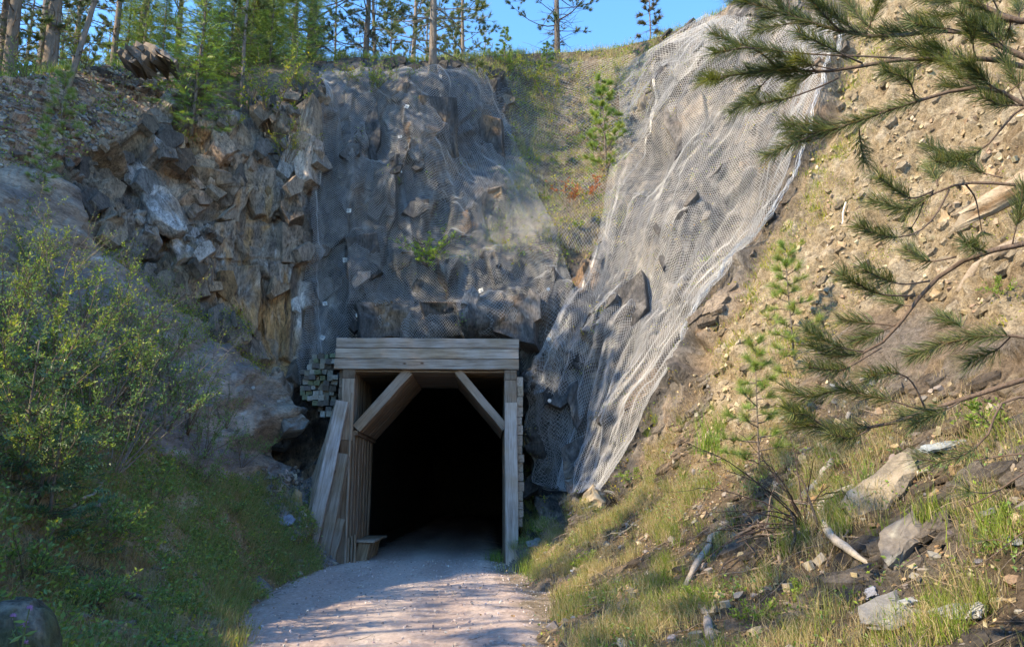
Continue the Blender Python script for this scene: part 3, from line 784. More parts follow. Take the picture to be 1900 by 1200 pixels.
# leaning rakers on the left, tall outer ones in front of a stack of others
def leaner(px0, py0, px1, py1, Y, w, d, tone, b=True, lab=None):
    p1 = at(px0, py0, Y); p0 = at(px1, py1, Y - .02)
    dirv = (p0 - p1) / np.linalg.norm(p0 - p1)
    o = timber('leaning_plank', p0 + dirv * .35, p1, w, d, portal, tone=tone, cuts=8, wear=.01, label=lab)
    if b: bolt(p1 + dirv * .17 + np.array([0, -d / 2 - .004, 0]), o)
    return o
leaner(635.5, 744, 577, 1012, YP - .42, .33, .10, c3(.50, .49, .50), True, 'long pale leaning plank')
for k in range(7):
    leaner(632 - 2.2 * k, 752 + 9 * k, 572 - 2.2 * k, 1000 - 4 * k, YP - .26 + .17 * k, .33, .14, c3(.40, .36, .32), False)
leaner(635.5, 841, 600, 1026, YP - .24, .31, .10, c3(.38, .34, .30))
leaner(639, 846, 606, 1022, YP - .12, .30, .10, c3(.30, .25, .21), False)
leaner(630, 961, 613, 1029, YP - .14, .30, .10, c3(.37, .34, .31))
for k in range(4):
    timber('foot_board', (xpl + .12 + .075 * k, YP - .06 + .02 * k, -.2), (xpl + .10 + .075 * k, YP - .04 + .02 * k, Zz(1000 - k * 3 if k else 730)), .05, .14, portal, tone=c3(.33, .27, .22))

# bench inside the left wall
bx0, by0 = xpl + PW / 2 + .10, YP + .55
bench = thing('bench', 'low plank bench against the left timber wall just inside the tunnel', 'bench', (bx0 + .25, by0, 0))
timber('seat', (bx0 + .27, by0 - .25, .53), (bx0 + .27, by0 + 2.2, .53), .52, .06, bench, up=(0, 0, 1), tone=c3(.42, .37, .31))
for k in range(4):
    timber('bench_leg', (bx0 + .12, by0 - .1 + k * .62, -.1), (bx0 + .26, by0 - .1 + k * .62, .5), .30, .1, bench, up=(0, 1, 0), tone=c3(.34, .28, .22))

# cribbing of timber blocks packed between portal and rock
crib = thing('timber_cribbing', 'packing of mossy square timber block ends between the left post and the netted rock', 'cribbing', at(600, 715, 21.6))
poly = [(584, 668), (600, 660), (623, 664), (628, 745), (622, 768), (612, 778), (590, 752), (572, 742), (562, 722), (566, 690)]
shared = []
for k in range(4):
    g = Geo(); a, b2 = .075, .07
    V = [(-a, -.3, -b2), (a, -.3, -b2), (a, -.3, b2), (-a, -.3, b2), (-a, .5, -b2), (a, .5, -b2), (a, .5, b2), (-a, .5, b2)]
    V = np.array(V) + rng.normal(0, .004, (8, 3))
    g.add(V, [[0, 1, 2, 3], [0, 4, 5, 1], [1, 5, 6, 2], [2, 6, 7, 3], [3, 7, 4, 0]], (c3(.20, .20, .17), c3(.13, .16, .10), c3(.30, .30, .27), c3(.11, .10, .09))[k])
    shared.append(g.mesh('block', M['woodY']))
py = 664; row = 0
while py < 782:
    px = 556 + (row * 5) % 7
    while px < 634:
        if sdist(np.array([px]), np.array([py]), poly)[0] > -1:
            o = obj('block', random.choice(shared), crib)
            p = at(px + random.uniform(-1, 1), py + random.uniform(-1.5, 1.5) , 21.55 + random.uniform(-.10, .12))
            o.location = Vector(p.tolist()) - crib.location
            o.rotation_euler = (random.uniform(-.06, .06), random.uniform(-.10, .10), random.uniform(-.12, .12))
            o.scale = (random.uniform(.85, 1.25), 1, random.uniform(.85, 1.2))
        px += random.uniform(9, 12)
    py += 9.6; row += 1

# ------------------------------------------------------------------ wire rockfall netting
PSm = P.copy()
for _ in range(2):
    for ax in (0, 1):
        for c in range(3): PSm[..., c] = _blur(PSm[..., c], ax, 14)
ci = np.arange(nc)
def soft(px, py, lift, follow=.55):
    fx = np.clip(np.interp(px, colpx, ci), 0, nc - 1.001); i0 = fx.astype(int)
    cr = 1420 + (crest[i0] - 1420)
    fy = np.clip((py - 1420) / (cr - 1420) * (NV - 1), 0, NV - 1.001); j0 = fy.astype(int)
    a = (fx - i0)[..., None]; b = (fy - j0)[..., None]
    def bl(Q): return Q[i0, j0] * (1 - a) * (1 - b) + Q[i0 + 1, j0] * a * (1 - b) + Q[i0, j0 + 1] * (1 - a) * b + Q[i0 + 1, j0 + 1] * a * b
    s, p, n = bl(PSm), bl(P), bl(BN)
    n = n / np.linalg.norm(n, axis=-1)[..., None]
    e = ((p - s) * n).sum(-1)
    return s + n * (np.maximum(e * follow, -.12 * follow / .55) + lift)[..., None], n

def net(name, label, left, right, lift, seed, cell=.098, fold=.10, wire=.0042, ang=0.0, follow=.5):
    """left / right: edge lines from top to bottom; wires knotted in a diamond pattern over a draped sheet"""
    L = np.array(left, float); R = np.array(right, float)
    def res(a, n):
        d = np.r_[0, np.cumsum(np.hypot(*np.diff(a, axis=0).T))]; t = np.linspace(0, d[-1], n)
        return np.stack([np.interp(t, d, a[:, 0]), np.interp(t, d, a[:, 1])], 1)
    K = 60
    l_, r_ = res(L, K), res(R, K)
    u = np.linspace(0, 1, K)
    g2 = l_[None] * (1 - u)[:, None, None] + r_[None] * u[:, None, None]          # (u, v, 2)
    S, _ = soft(g2[..., 0], g2[..., 1], 0.2)
    wid = np.linalg.norm(np.diff(S, axis=0), axis=2).sum(0).mean(); hei = np.linalg.norm(np.diff(S, axis=1), axis=2).sum(1).mean()
    nu, nv = int(wid / cell) * 1, int(hei / cell * 2)
    # equal lengths of wire down every line of the sheet
    ln = np.linalg.norm(np.diff(S, axis=1), axis=2); cum = np.concatenate([np.zeros((K, 1)), np.cumsum(ln, 1)], 1)
    U, Vv = np.meshgrid(np.arange(nu + 1), np.arange(nv + 1), indexing='ij')
    us = (U + .5 * (Vv % 2)) / (nu + .5)
    tgt = np.zeros_like(us)
    ts = np.linspace(0, 1, nv + 1)
    vt = np.stack([np.interp(ts * cum[k, -1], cum[k], u) for k in range(K)])       # (K, nv+1)
    fu = us * (K - 1); i0 = np.clip(fu.astype(int), 0, K - 2); a = fu - i0
    jj_ = Vv
    vpar = vt[i0, jj_] * (1 - a) + vt[i0 + 1, jj_] * a
    lx = np.interp(vpar, u, l_[:, 0]); ly = np.interp(vpar, u, l_[:, 1]); rx = np.interp(vpar, u, r_[:, 0]); ry = np.interp(vpar, u, r_[:, 1])
    px = lx * (1 - us) + rx * us; py = ly * (1 - us) + ry * us
    wv = us * wid
    ph = np.stack([wv.ravel() * 1.1, (vpar * hei).ravel() * .16, np.full(wv.size, seed * 3.3)], 1)
    f = np.abs(fbm(ph, 3, 200 + seed)).reshape(us.shape) * 2 + fbm(ph * 2.7, 2, 210 + seed).reshape(us.shape) * .4
    px = px + fbm(np.stack([wv.ravel() * .5, (vpar * hei).ravel() * .3, np.zeros(wv.size)], 1), 2, 220 + seed).reshape(us.shape) * 5
    edge_f = 1.0
    Q, n = soft(px, py, lift + fold * f * edge_f, follow)
    idx = (U * (nv + 1) + Vv)
    e = []
    a0 = idx[:, :-1]
    even = (Vv[:, :-1] % 2 == 0)
    # to the two knots of the next row
    e.append(np.stack([a0.ravel(), idx[:, 1:].ravel()], 1))
    o1 = np.where(even, U[:, :-1] - 1, U[:, :-1] + 1)
    ok = (o1 >= 0) & (o1 <= nu)
    e.append(np.stack([a0[ok], (o1 * (nv + 1) + Vv[:, :-1] + 1)[ok]], 1))
    E = np.concatenate(e)
    V = Q.reshape(-1, 3); nn_ = n.reshape(-1, 3)
    keepv = V[:, 2] > .05
    E = E[keepv[E[:, 0]] & keepv[E[:, 1]]]
    p0, p1 = V[E[:, 0]], V[E[:, 1]]
    d = p1 - p0; L_ = np.linalg.norm(d, axis=1); ok = (L_ < cell * 4); p0, p1, d, E = p0[ok], p1[ok], d[ok], E[ok]
    d /= np.linalg.norm(d, axis=1)[:, None] + 1e-9
    nm = nn_[E[:, 0]]; s1 = np.cross(d, nm); s1 /= np.linalg.norm(s1, axis=1)[:, None] + 1e-9
    vs = []
    for k in range(3):
        an = k * 2 * math.pi / 3; vs.append((math.cos(an) * nm + math.sin(an) * s1) * wire)
    VV = np.concatenate([p0 + vs[0], p0 + vs[1], p0 + vs[2], p1 + vs[0], p1 + vs[1], p1 + vs[2]])
    m_ = len(p0); i = np.arange(m_)
    T = np.concatenate([np.stack([i + k * m_, i + ((k + 1) % 3) * m_, i + (3 + (k + 1) % 3) * m_, i + (3 + k) * m_], 1) for k in range(3)])
    me = mk_mesh(name, VV, T, None, M['wire'], True)
    root = thing(name, label, 'netting', (0, 0, 0))
    obj('wire_mesh', me, root)
    return root, Q
def cable(root, pts, lift, r=.02, strands=3, name='lacing_cable'):
    pts = np.array(pts, float); d = np.r_[0, np.cumsum(np.hypot(*np.diff(pts, axis=0).T))]; t = np.linspace(0, d[-1], 90)
    px, py = np.interp(t, d, pts[:, 0]), np.interp(t, d, pts[:, 1])
    Q, n = soft(px, py, lift)
    g = Geo()
    for k in range(strands):
        o = np.stack([vnoise(np.stack([t * .06, t * 0 + k * 7, t * 0], 1), 300 + k + c) for c in range(3)], 1) * r * 1.3
        g.tube(Q + o, r * .11, (.3, .31, .32), 4)
    return g.build(name, M['wire'], root)

n1r, _ = net('wire_netting', 'broad curtain of grey wire netting over the dark cliff above the timber portal',
    [(590, 152), (574, 300), (570, 420), (556, 560), (540, 660), (540, 722)], [(900, 140), (960, 300), (1040, 450), (1075, 560), (1060, 700), (1035, 905)], .26, 1)
# lower edge of the curtain lifts over the portal: drop the wires that would hang across the opening
def trim(root, fn):
    me = root.children[0].data
    co = np.zeros(len(me.vertices) * 3, np.float32); me.vertices.foreach_get('co', co); co = co.reshape(-1, 3)
    v = co - EYE; zc = v @ _fwd
    px = 950 + (v @ _right) / zc * FPX; py = 600 - (v @ _up) / zc * FPX
    n_ = len(co) // 6; k = fn(px[:n_], py[:n_], co[:n_])
    i = np.nonzero(k)[0]; V = np.concatenate([co[i + s * n_] for s in range(6)]); m_ = len(i); j = np.arange(m_)
    T = np.concatenate([np.stack([j + a * m_, j + ((a + 1) % 3) * m_, j + (3 + (a + 1) % 3) * m_, j + (3 + a) * m_], 1) for a in range(3)])
    root.children[0].data = mk_mesh(me.name, V, T, None, M['wire'], True)
def low_edge(px): return np.interp(px, [535, 545, 562, 575, 600, 622, 700, 800, 840, 880, 925, 962, 975, 1000, 1040], [722, 728, 720, 690, 668, 660, 640, 628, 622, 616, 626, 640, 700, 900, 905])
trim(n1r, lambda px, py, co: (py < low_edge(px)) | (co[:, 2] > 6.5) & (py < 620))
cable(n1r, [(585, 178), (612, 192), (630, 212), (640, 235)], .22)
cable(n1r, [(803, 140), (812, 190), (835, 240), (868, 300), (872, 345)], .24, .03, 5)
cable(n1r, [(590, 152), (640, 146), (720, 140), (803, 142), (870, 152), (900, 150)], .2, .015)
n2r, _ = net('wire_netting', 'thin veil of wire netting over the grassy hollow below the lone pine', [(820, 138), (880, 160), (930, 300), (940, 430)], [(1190, 98), (1185, 150), (1160, 280), (1140, 470)], .10, 2, wire=.0042, fold=.05, cell=.21)
n3r, _ = net('wire_netting', 'long shining sheet of wire netting draped down the sunny right rock slope', [(1330, 40), (1220, 130), (1150, 270), (1125, 400), (1065, 560), (1020, 700), (1000, 800), (1003, 903)], [(1585, 70), (1560, 190), (1500, 310), (1440, 420), (1380, 520), (1290, 660), (1210, 800), (1130, 930)], .30, 3, fold=.16, wire=.0047, follow=.25)
n4r, _ = net('wire_netting', 'second overlapping strip of wire netting along the crest of the right slope', [(1330, 30), (1240, 75), (1150, 130)], [(1420, 60), (1260, 170), (1150, 300)], .14, 4, fold=.06)
cable(n3r, [(1585, 90), (1555, 200), (1510, 300), (1450, 410), (1400, 475), (1330, 590), (1290, 660)], .3, .045, 9)
cable(n3r, [(1003, 903), (1040, 905), (1085, 890), (1120, 925), (1150, 925)], .25, .025, 5)
cable(n3r, [(1240, 160), (1190, 290), (1130, 420), (1070, 560)], .3, .03, 5)
cable(n3r, [(1003, 880), (1002, 780), (1025, 680), (1060, 580)], .3, .03, 5)

# rock bolt plates
pg = Geo(); s_ = .07
pg.add([(-s_, 0, -s_), (s_, 0, -s_), (s_, 0, s_), (-s_, 0, s_), (-s_, -.015, -s_), (s_, -.015, -s_), (s_, -.015, s_), (-s_, -.015, s_)],
       [[4, 5, 6, 7], [0, 4, 7, 3], [1, 2, 6, 5], [0, 1, 5, 4], [3, 7, 6, 2]], (.50, .50, .47))
plate_me = pg.mesh('plate', M['stone'])
ng = Geo(); an = np.arange(6) / 6 * 2 * math.pi
a = np.stack([np.cos(an) * .032, 0 * an - .015, np.sin(an) * .032], 1); b2 = a.copy(); b2[:, 1] = -.06
ng.add(np.concatenate([a, b2]), [[i, (i + 1) % 6, 6 + (i + 1) % 6, 6 + i] for i in range(6)], (.1, .1, .1)); ng.T.append(np.array([[6, 6 + i + 1, 6 + i + 2] for i in range(4)]) + ng.n - 12)
nut_me = ng.mesh('nut', M['steel'])
for k, (px, py, lab) in enumerate([(752, 217, 'highest of the square bolt plates, near the top of the dark cliff'), (741, 262, 'tilted square bolt plate below the topmost one on the dark cliff'),
        (741, 333, 'square bolt plate on the upper cliff above a rusty rock patch'), (646, 405, 'square bolt plate high on the left part of the netted cliff'),
        (642, 491, 'square bolt plate beside a thin curved wire on the left cliff'), (604, 567, 'square bolt plate beside the white stain on the cliff'),
        (599, 632, 'square bolt plate just left of the lintel end'), (675, 600, 'square bolt plate low above the left half of the lintel'),
        (749, 582, 'square bolt plate above the middle of the lintel, left one of three'), (824, 569, 'square bolt plate under the dark overhang above the lintel'),
        (893, 548, 'rightmost square bolt plate, above the right end of the lintel')]):
    p, n = soft(np.array([px]), np.array([py]), .27 if k > 6 else .24)
    r = thing('rock_bolt', lab, 'rock bolt', p[0], group='rock bolts in the netted cliff')
    r.rotation_euler = (random.uniform(-.5, 0), random.uniform(-.4, .4), random.uniform(-.35, .35))
    obj('plate', plate_me, r); obj('nut', nut_me, r)

# ------------------------------------------------------------------ plants
def unit(v): return v / (np.linalg.norm(v, axis=-1, keepdims=True) + 1e-9)
def curve(p0, d0, L, n, bend, wob=.06, r=rng):
    """a limb: start, direction, length, bend added per unit length"""
    P_ = [np.array(p0, float)]; d = unit(np.array(d0, float))
    for k in range(n):
        d = unit(d + np.array(bend) / n + r.normal(0, wob, 3)); P_.append(P_[-1] + d * L / n)
    return np.array(P_)
def along(P_, t):
    f = t * (len(P_) - 1); i = min(int(f), len(P_) - 2); a = f - i
    return P_[i] * (1 - a) + P_[i + 1] * a, unit(P_[i + 1] - P_[i])

# pieces of foliage, z is the direction of growth
def burst(n, L, w, spread, seed):
    r = np.random.default_rng(seed); V = []; T = []
    for k in range(n):
        a = r.uniform(0, 2 * math.pi); s = r.uniform(.15, spread); l = L * r.uniform(.75, 1.1); z0 = r.uniform(-.35, .25) * L
        d = np.array([math.cos(a) * s, math.sin(a) * s, 1]); d /= np.linalg.norm(d)
        sd = np.cross(d, r.normal(0, 1, 3)); sd /= np.linalg.norm(sd)
        b = np.array([0, 0, z0]); i = len(V)
        V += [b - sd * w / 2, b + sd * w / 2, b + d * l]; T.append([i, i + 1, i + 2])
    return np.array(V), np.array(T)
def spray(n, L, w, seed):
    """flat fir spray: side twigs on both sides of the axis"""
    r = np.random.default_rng(seed); V = []; T = []
    for k in range(n):
        t = (k + .5) / n; sgn = 1 if k % 2 else -1
        b = np.array([0, 0, t * L * .9]); d = unit(np.array([sgn * 1.0, r.normal(0, .22), .75])); l = L * .42 * (1 - t * .6) * r.uniform(.8, 1.2)
        s = np.array([0, .0, 1.0]) * w; i = len(V)
        V += [b - s * .5, b + s * .5 + [0, .006, 0], b + d * l]; T.append([i, i + 1, i + 2])
    i = len(V); V += [[0, -.004, L * .6], [.0, .012, L * .6], [0, 0, L * 1.1]]; T.append([i, i + 1, i + 2])
    return np.array(V), np.array(T)
def leafpiece(L, w):
    return np.array([[0, 0, 0], [w / 2, .12 * L, L * .45], [0, .05 * L, L], [-w / 2, .12 * L, L * .45]]), np.array([[0, 1, 2], [0, 2, 3]])

def scatter_piece(G, tv, tt, pos, dirs, sc, col):
    n = len(pos)
    R = rot_to(np.asarray(dirs, float), rng.uniform(0, 6.28, n)) * np.asarray(sc, float).reshape(-1, 1, 1)
    G.inst(tv, tt, R, np.asarray(pos, float), np.asarray(col, float))
def mixcol(n, cols, wts, jit=.18):
    c = np.array(cols, float)[rng.choice(len(cols), n, p=np.array(wts) / sum(wts))]
    return np.clip(c * rng.uniform(1 - jit, 1 + jit, (n, 1)) * rng.uniform(1 - jit * .3, 1 + jit * .3, (n, 3)), 0, 1)

PINE = ([.07, .11, .040], [.11, .15, .05], [.17, .18, .07], [.22, .18, .08]), (4, 4, 2, .6)
SPRU = ([.10, .18, .05], [.16, .25, .06], [.24, .32, .07]), (3, 4, 2)
BRIGHT = ([.16, .27, .05], [.24, .34, .06], [.11, .19, .04]), (3, 3, 2)

def make_pine(name, label, H, r0, live, nb, Lb, cols, seed, lean=(0, 0), tuft=9, group=None, dead=14, barkc=(.16, .13, .11), nl=.20, nwd=.1, nn=13):
    global rng
    rng = np.random.default_rng(seed)
    root = thing(name, label, 'pine tree', group=group)
    g = Geo(); Pt = curve((0, 0, -.6), (lean[0], lean[1], 1), H + .6, 10, (0, 0, .05), .012)
    rad = np.interp(np.linspace(0, 1, 11), [0, .08, 1], [r0 * 1.35, r0, r0 * .12])
    g.tube(Pt, rad, np.array(barkc), 9); 
    for k in range(dead):                                   # dead snags low on the trunk
        t = rng.uniform(.08, live + .15); p, _ = along(Pt, t); a = rng.uniform(0, 6.28)
        Q = curve(p, (math.cos(a), math.sin(a), rng.uniform(-.2, .35)), rng.uniform(.5, 1.6) * Lb * .4, 5, (0, 0, rng.uniform(-.4, .5)), .16)
        g.tube(Q, np.linspace(.02, .005, 6), np.array(barkc) * .8, 3)
        for j in range(2):
            p2, d2 = along(Q, rng.uniform(.3, .8)); g.tube(curve(p2, d2 + rng.normal(0, .7, 3), .35, 3, (0, 0, 0), .2), [.008, .006, .004, .003], np.array(barkc) * .7, 3)
    br = Geo(); fo = Geo(); pos = []; dr = []
    for k in range(nb):
        t = live + (1 - live) * (k + rng.uniform(0, 1)) / nb; t = min(t, .985); p, _ = along(Pt, t); a = k * 2.4 + rng.uniform(-.5, .5)
        L = Lb * (1 - ((t - live) / (1 - live)) ** 1.4 * .8) * rng.uniform(.65, 1.1) * (.7 if t < live + .05 else 1)
        up = rng.uniform(-.1, .35) + (t - .5) * .6
        Q = curve(p, (math.cos(a), math.sin(a), up), L, 6, (0, 0, rng.uniform(.0, .5)), .10)
        br.tube(Q, np.linspace(max(.012, L * .014), .006, 7), np.array(barkc) * .85, 4)
        for j in range(tuft):
            s = rng.uniform(.35, 1.0); p2, d2 = along(Q, s); sd = unit(np.cross(d2, [0, 0, 1])) * rng.choice([-1, 1])
            d3 = unit(d2 * .8 + sd * rng.uniform(.2, 1.0) + np.array([0, 0, rng.uniform(-.1, .5)])); l2 = L * .32 * (1.25 - s) * rng.uniform(.5, 1.2)
            W = curve(p2, d3, l2, 3, (0, 0, .3), .1); br.tube(W, [.006, .005, .004, .003], np.array(barkc) * .8, 3)
            for m_ in range(3):
                q_, dq = along(W, rng.uniform(.45, 1)); pos.append(q_); dr.append(unit(dq + rng.normal(0, .25, 3)))
        pos.append(Q[-1]); dr.append(unit(Q[-1] - Q[-2]))
    for v in range(3):
        tv, tt = burst(nn, nl, nl * nwd, 1.25, seed + v); s = slice(v, None, 3); n = len(pos[s])
        scatter_piece(fo, tv, tt, pos[s], dr[s], rng.uniform(.8, 1.35, n), mixcol(n, *cols))
    g.build('trunk', M['bark'], root, True)
    c = fo.build('crown', M['needle'], root); br.build('branches', M['bark'], c, kind='stuff')
    return root

def make_spruce(name, label, H, Rb, cols, seed, start=.04, per=8, group=None, trunk=.05):
    global rng
    rng = np.random.default_rng(seed)
    root = thing(name, label, 'spruce tree', group=group)
    g = Geo(); Pt = curve((0, 0, -.4), (0, 0, 1), H + .4, 8, (0, 0, .03), .01); g.tube(Pt, np.linspace(trunk, .008, 9), (.14, .11, .09), 7)
    fo = Geo(); pos = []; dr = []; sc = []
    br = Geo(); nw = int(H / .22)
    for k in range(nw):
        t = start + (1 - start) * k / nw; p, _ = along(Pt, t); 
        for j in range(per if t < .8 else 5):
            a = j * 2 * math.pi / per + k * .7 + rng.uniform(-.25, .25)
            L = Rb * (1 - t) ** .85 * rng.uniform(.6, 1.12) + .08
            Q = curve(p + rng.normal(0, .02, 3), (math.cos(a), math.sin(a), rng.uniform(-.15, .25) + t * .4), L, 4, (0, 0, rng.uniform(-.35, .25)), .07)
            br.tube(Q, np.linspace(.010, .003, 5), (.12, .09, .07), 3)
            m_ = max(2, int(L / .13))
            for s in np.linspace(.25, 1, m_):
                q_, dq = along(Q, s); sd = unit(np.cross(dq, [0, 0, 1]))
                for sg in (-1, 1):
                    if rng.uniform() < .8: pos.append(q_); dr.append(unit(dq * .9 + sd * sg * .8 + [0, 0, -.12])); sc.append(rng.uniform(.7, 1.2) * (1.1 - .4 * s))
            pos.append(Q[-1]); dr.append(dq); sc.append(1)
    pos.append(Pt[-1]); dr.append(np.array([0, 0, 1.])); sc.append(1.1)
    tv, tt = spray(9, .24, .030, seed)
    scatter_piece(fo, tv, tt, pos, dr, sc, mixcol(len(pos), *cols, jit=.22))
    g.build('trunk', M['bark'], root, True); c = fo.build('crown', M['needle'], root); br.build('branches', M['bark'], c, kind='stuff')
    return root

def make_shrub(name, label, cat, H, spread, stems, leaves, lsize, cols, seed, stemc=(.16, .12, .09), group=None, lean=(0, 0), twig=5, open_=.25, wide=.5):
    global rng
    rng = np.random.default_rng(seed)
    root = thing(name, label, cat, group=group)
    st = Geo(); fo = Geo(); tw = []
    for k in range(stems):
        a = rng.uniform(0, 6.28); s = rng.uniform(0, 1) ** .6 * spread
        d = (math.cos(a) * s + lean[0], math.sin(a) * s + lean[1], 1)
        L = H * rng.uniform(.55, 1.05)
        Q = curve((math.cos(a) * .06, math.sin(a) * .06, -.1), d, L, 7, (math.cos(a) * .3 * s, math.sin(a) * .3 * s, -.1), .09)
        st.tube(Q, np.linspace(.006 + H * .005, .003, 8), stemc, 4); tw.append(Q[3:])
        for j in range(twig):
            p, dd = along(Q, rng.uniform(open_, .95)); W = curve(p, dd + rng.normal(0, .55, 3), L * rng.uniform(.15, .4), 4, (0, 0, .2), .12)
            st.tube(W, np.linspace(.005, .002, 5), stemc, 3); tw.append(W)
    pos = []; dr = []
    for k in range(leaves):
        Q = tw[rng.integers(len(tw))]; p, d = along(Q, rng.uniform(.05, 1) ** .8)
        e = rng.normal(0, 1, 3); e[2] = abs(e[2]) * .4; e = unit(e)
        pos.append(p + e * rng.uniform(0, .03)); dr.append(unit(e + d * .6))
    tv, tt = leafpiece(lsize, lsize * wide)
    scatter_piece(fo, tv, tt, pos, dr, rng.uniform(.6, 1.25, leaves), mixcol(leaves, *cols, jit=.25))
    st.build('stems', M['bark'], root, True); fo.build('foliage', M['leaf'], root)
    return root
GREEN = ([.15, .23, .06], [.21, .30, .07], [.11, .17, .05], [.44, .42, .07], [.30, .36, .08]), (4, 4, 3, .6, 1.6)
YELLO = ([.22, .28, .04], [.33, .33, .04], [.12, .19, .03], [.42, .36, .04]), (4, 3, 3, 1.5)
MINT = ([.15, .27, .10], [.21, .34, .13], [.12, .20, .08]), (3, 3, 2)

def place(root, p, rz=0, sc=1, tilt=(0, 0)):
    root.location = [float(a) for a in p]; root.rotation_euler = (tilt[0], tilt[1], rz); root.scale = (sc,) * 3
    return root

# --- the wood on top of the left and middle crest
FG = 'trees of the wood beyond the crest'
pA = make_pine('pine_tree', 'pine with a pale stout trunk on the sunlit grass of the left crest', 15, .19, .20, 46, 3.0, PINE, 101)
pB = make_pine('pine_tree', 'pale trunked pine with open spreading limbs rooted at the lip of the dark cliff', 13, .16, .12, 52, 3.4, PINE, 102, (.01, 0), 10)
pC = make_pine('pine_tree', 'thin leaning pine trunk crossing the dirt slope at the upper left', 11, .085, .30, 34, 1.7, PINE, 103, (.06, 0), 7, dead=24)
pD = make_pine('pine_tree', 'lone dark pine with drooping bare lower limbs on the skyline right of centre', 12, .17, .14, 44, 3.3, (([.05, .085, .035], [.08, .11, .045], [.11, .12, .05]), (4, 3, 1)), 104, (0, 0), 9, dead=34, barkc=(.10, .085, .075))
pS = make_pine('pine_tree', 'skinny young pine standing alone against the sky on the right ridge', 3.6, .045, .25, 26, .75, (([.10, .085, .04], [.13, .10, .05], [.08, .08, .035]), (3, 3, 2)), 105, (0, 0), 4, dead=10)
sA = make_spruce('spruce_tree', 'bright yellow green spruce catching the sun above the left cliff', 4.6, 1.05, BRIGHT, 111)
sB = make_spruce('spruce_tree', 'tall dark green spruce at the corner where the netting starts', 9.5, 1.8, SPRU, 112, .02, 9, None, .09)
place(pA, hilltop(92, 1.2)); place(sA, on_ground(352, 235)[0], .3, 1.2); place(sB, hilltop(545, .6), .7)
def crestpt(px, d): return hilltop(px, d)
big = [  # px, distance behind the crest, source, size, label
 (20, 3.0, pA, .95, 'pine trunk at the very left edge of the photo behind small shrubs'),
 (212, 2.2, pC, 1.25, 'slim dark pine between the pale left trunk and the slate outcrop'),
 (246, 5.0, pA, .8, 'pine trunk standing behind and just left of the slate outcrop'),
 (575, 2.0, pD, 1.1, 'dark thick pine trunk at the left end of the netted crest'),
 (678, 1.3, pD, .78, 'straight grey pine trunk on the netted crest left of the pale leaning one'),
 (703, 4.0, pC, 1.15, 'thinner pine trunk close behind the straight grey one on the crest'),
 (490, 4.0, pC, 1.3, 'slender pine trunk rising behind the dark corner spruce'),
 (330, 6.0, pB, .9, 'spreading pine behind the bright yellow green spruce'),
 (430, 7.5, pA, .9, 'pine rising behind the spruces above the left cliff'),
 (622, 7.0, pC, .9, 'very thin trunk seen against blue sky left of the straight grey pine'),
 (860, 5.0, pB, .75, 'pine crown filling the sky between the pale pine and the lone dark pine'),
]
place(pB, on_ground(801, 138)[0], 1.0, .95); place(pC, on_ground(122, 168)[0], 0, .9, (0, .10)); place(pD, hilltop(1033, .6), 2.0, .9); place(pS, hilltop(1207, .5), 0, 1.0)
for k, (px, d, s, sc, lab) in enumerate(big):
    copy_thing(s, lab, crestpt(px, d) - [0, 0, .1], k * 1.9 + .4, sc)
copy_thing(pC, 'thin bare pole of a pine standing in front of the left spruces', on_ground(447, 192)[0], 2.5, .85)
spr = [(395, 165, .95, 'middle sized green spruce right of the bright one above the cliff', sB, .42), (425, 150, 1, 'green spruce just right of the thin bare pole', sB, .55),
       (300, 110, 1, 'small shaded spruce left of the bright yellow green one', sB, .36), (500, 120, 1, 'green spruce behind the yellowish shrub at the cliff corner', sB, .62),
       (462, 120, 1, 'slim green spruce between two pine poles', sB, .5), (545, 165, 1, 'low green spruce on the ledge beside the netting corner', sA, .5)]
for k, (px, py, _, lab, s, sc) in enumerate(spr):
    copy_thing(s, lab, on_ground(px, py)[0] - [0, 0, .1], k * 1.3 + .2, sc)
# the deeper wood: trees that nothing tells apart
GL = 'one of the pines massed in the wood behind the crest'
r_ = random.Random(5)
for k in range(18):
    px = r_.uniform(-60, 760) if k < 13 else r_.uniform(760, 1000); d = r_.uniform(8, 30)
    s = r_.choice([pA, pB, pC, pB]); t = copy_thing(s, GL, crestpt(px, d) - [0, 0, .2], r_.uniform(0, 6), r_.uniform(.75, 1.05), FG)
for k in range(24):
    px = r_.uniform(-1050, -330) if k < 19 else r_.uniform(-330, 60); d = r_.uniform(.4, 5) if k < 19 else r_.uniform(2, 12)
    copy_thing(r_.choice([pA, pB, pB, pC]), GL, crestpt(px, d) - [0, 0, .2], r_.uniform(0, 6), r_.uniform(.6, .95), FG)
for k in range(10):
    px = r_.uniform(180, 600); copy_thing(sB, 'one of the spruces massed in the wood behind the crest', crestpt(px, r_.uniform(1, 6)) - [0, 0, .2], r_.uniform(0, 6), r_.uniform(.35, .75), 'spruces of the wood beyond the crest')
for k in range(9):
    x, y = -r_.uniform(10.6, 19), r_.uniform(-5, 9.5)
    copy_thing(r_.choice([pA, pB, pB, pC]), GL, bank_top(x, y) - [0, 0, .2], r_.uniform(0, 6), r_.uniform(.55, .9), FG)
for k in range(7):
    px = r_.uniform(-1000, -350); copy_thing(sB, 'one of the spruces massed in the wood behind the crest', crestpt(px, r_.uniform(.3, 2)) - [0, 0, .2], r_.uniform(0, 6), r_.uniform(.5, .8), 'spruces of the wood beyond the crest')
for k in range(4):
    px = r_.uniform(0, 640); copy_thing(sB, 'one of the spruces massed in the wood behind the crest', crestpt(px, r_.uniform(4, 16)) - [0, 0, .2], r_.uniform(0, 6), r_.uniform(.5, .9), 'spruces of the wood beyond the crest')

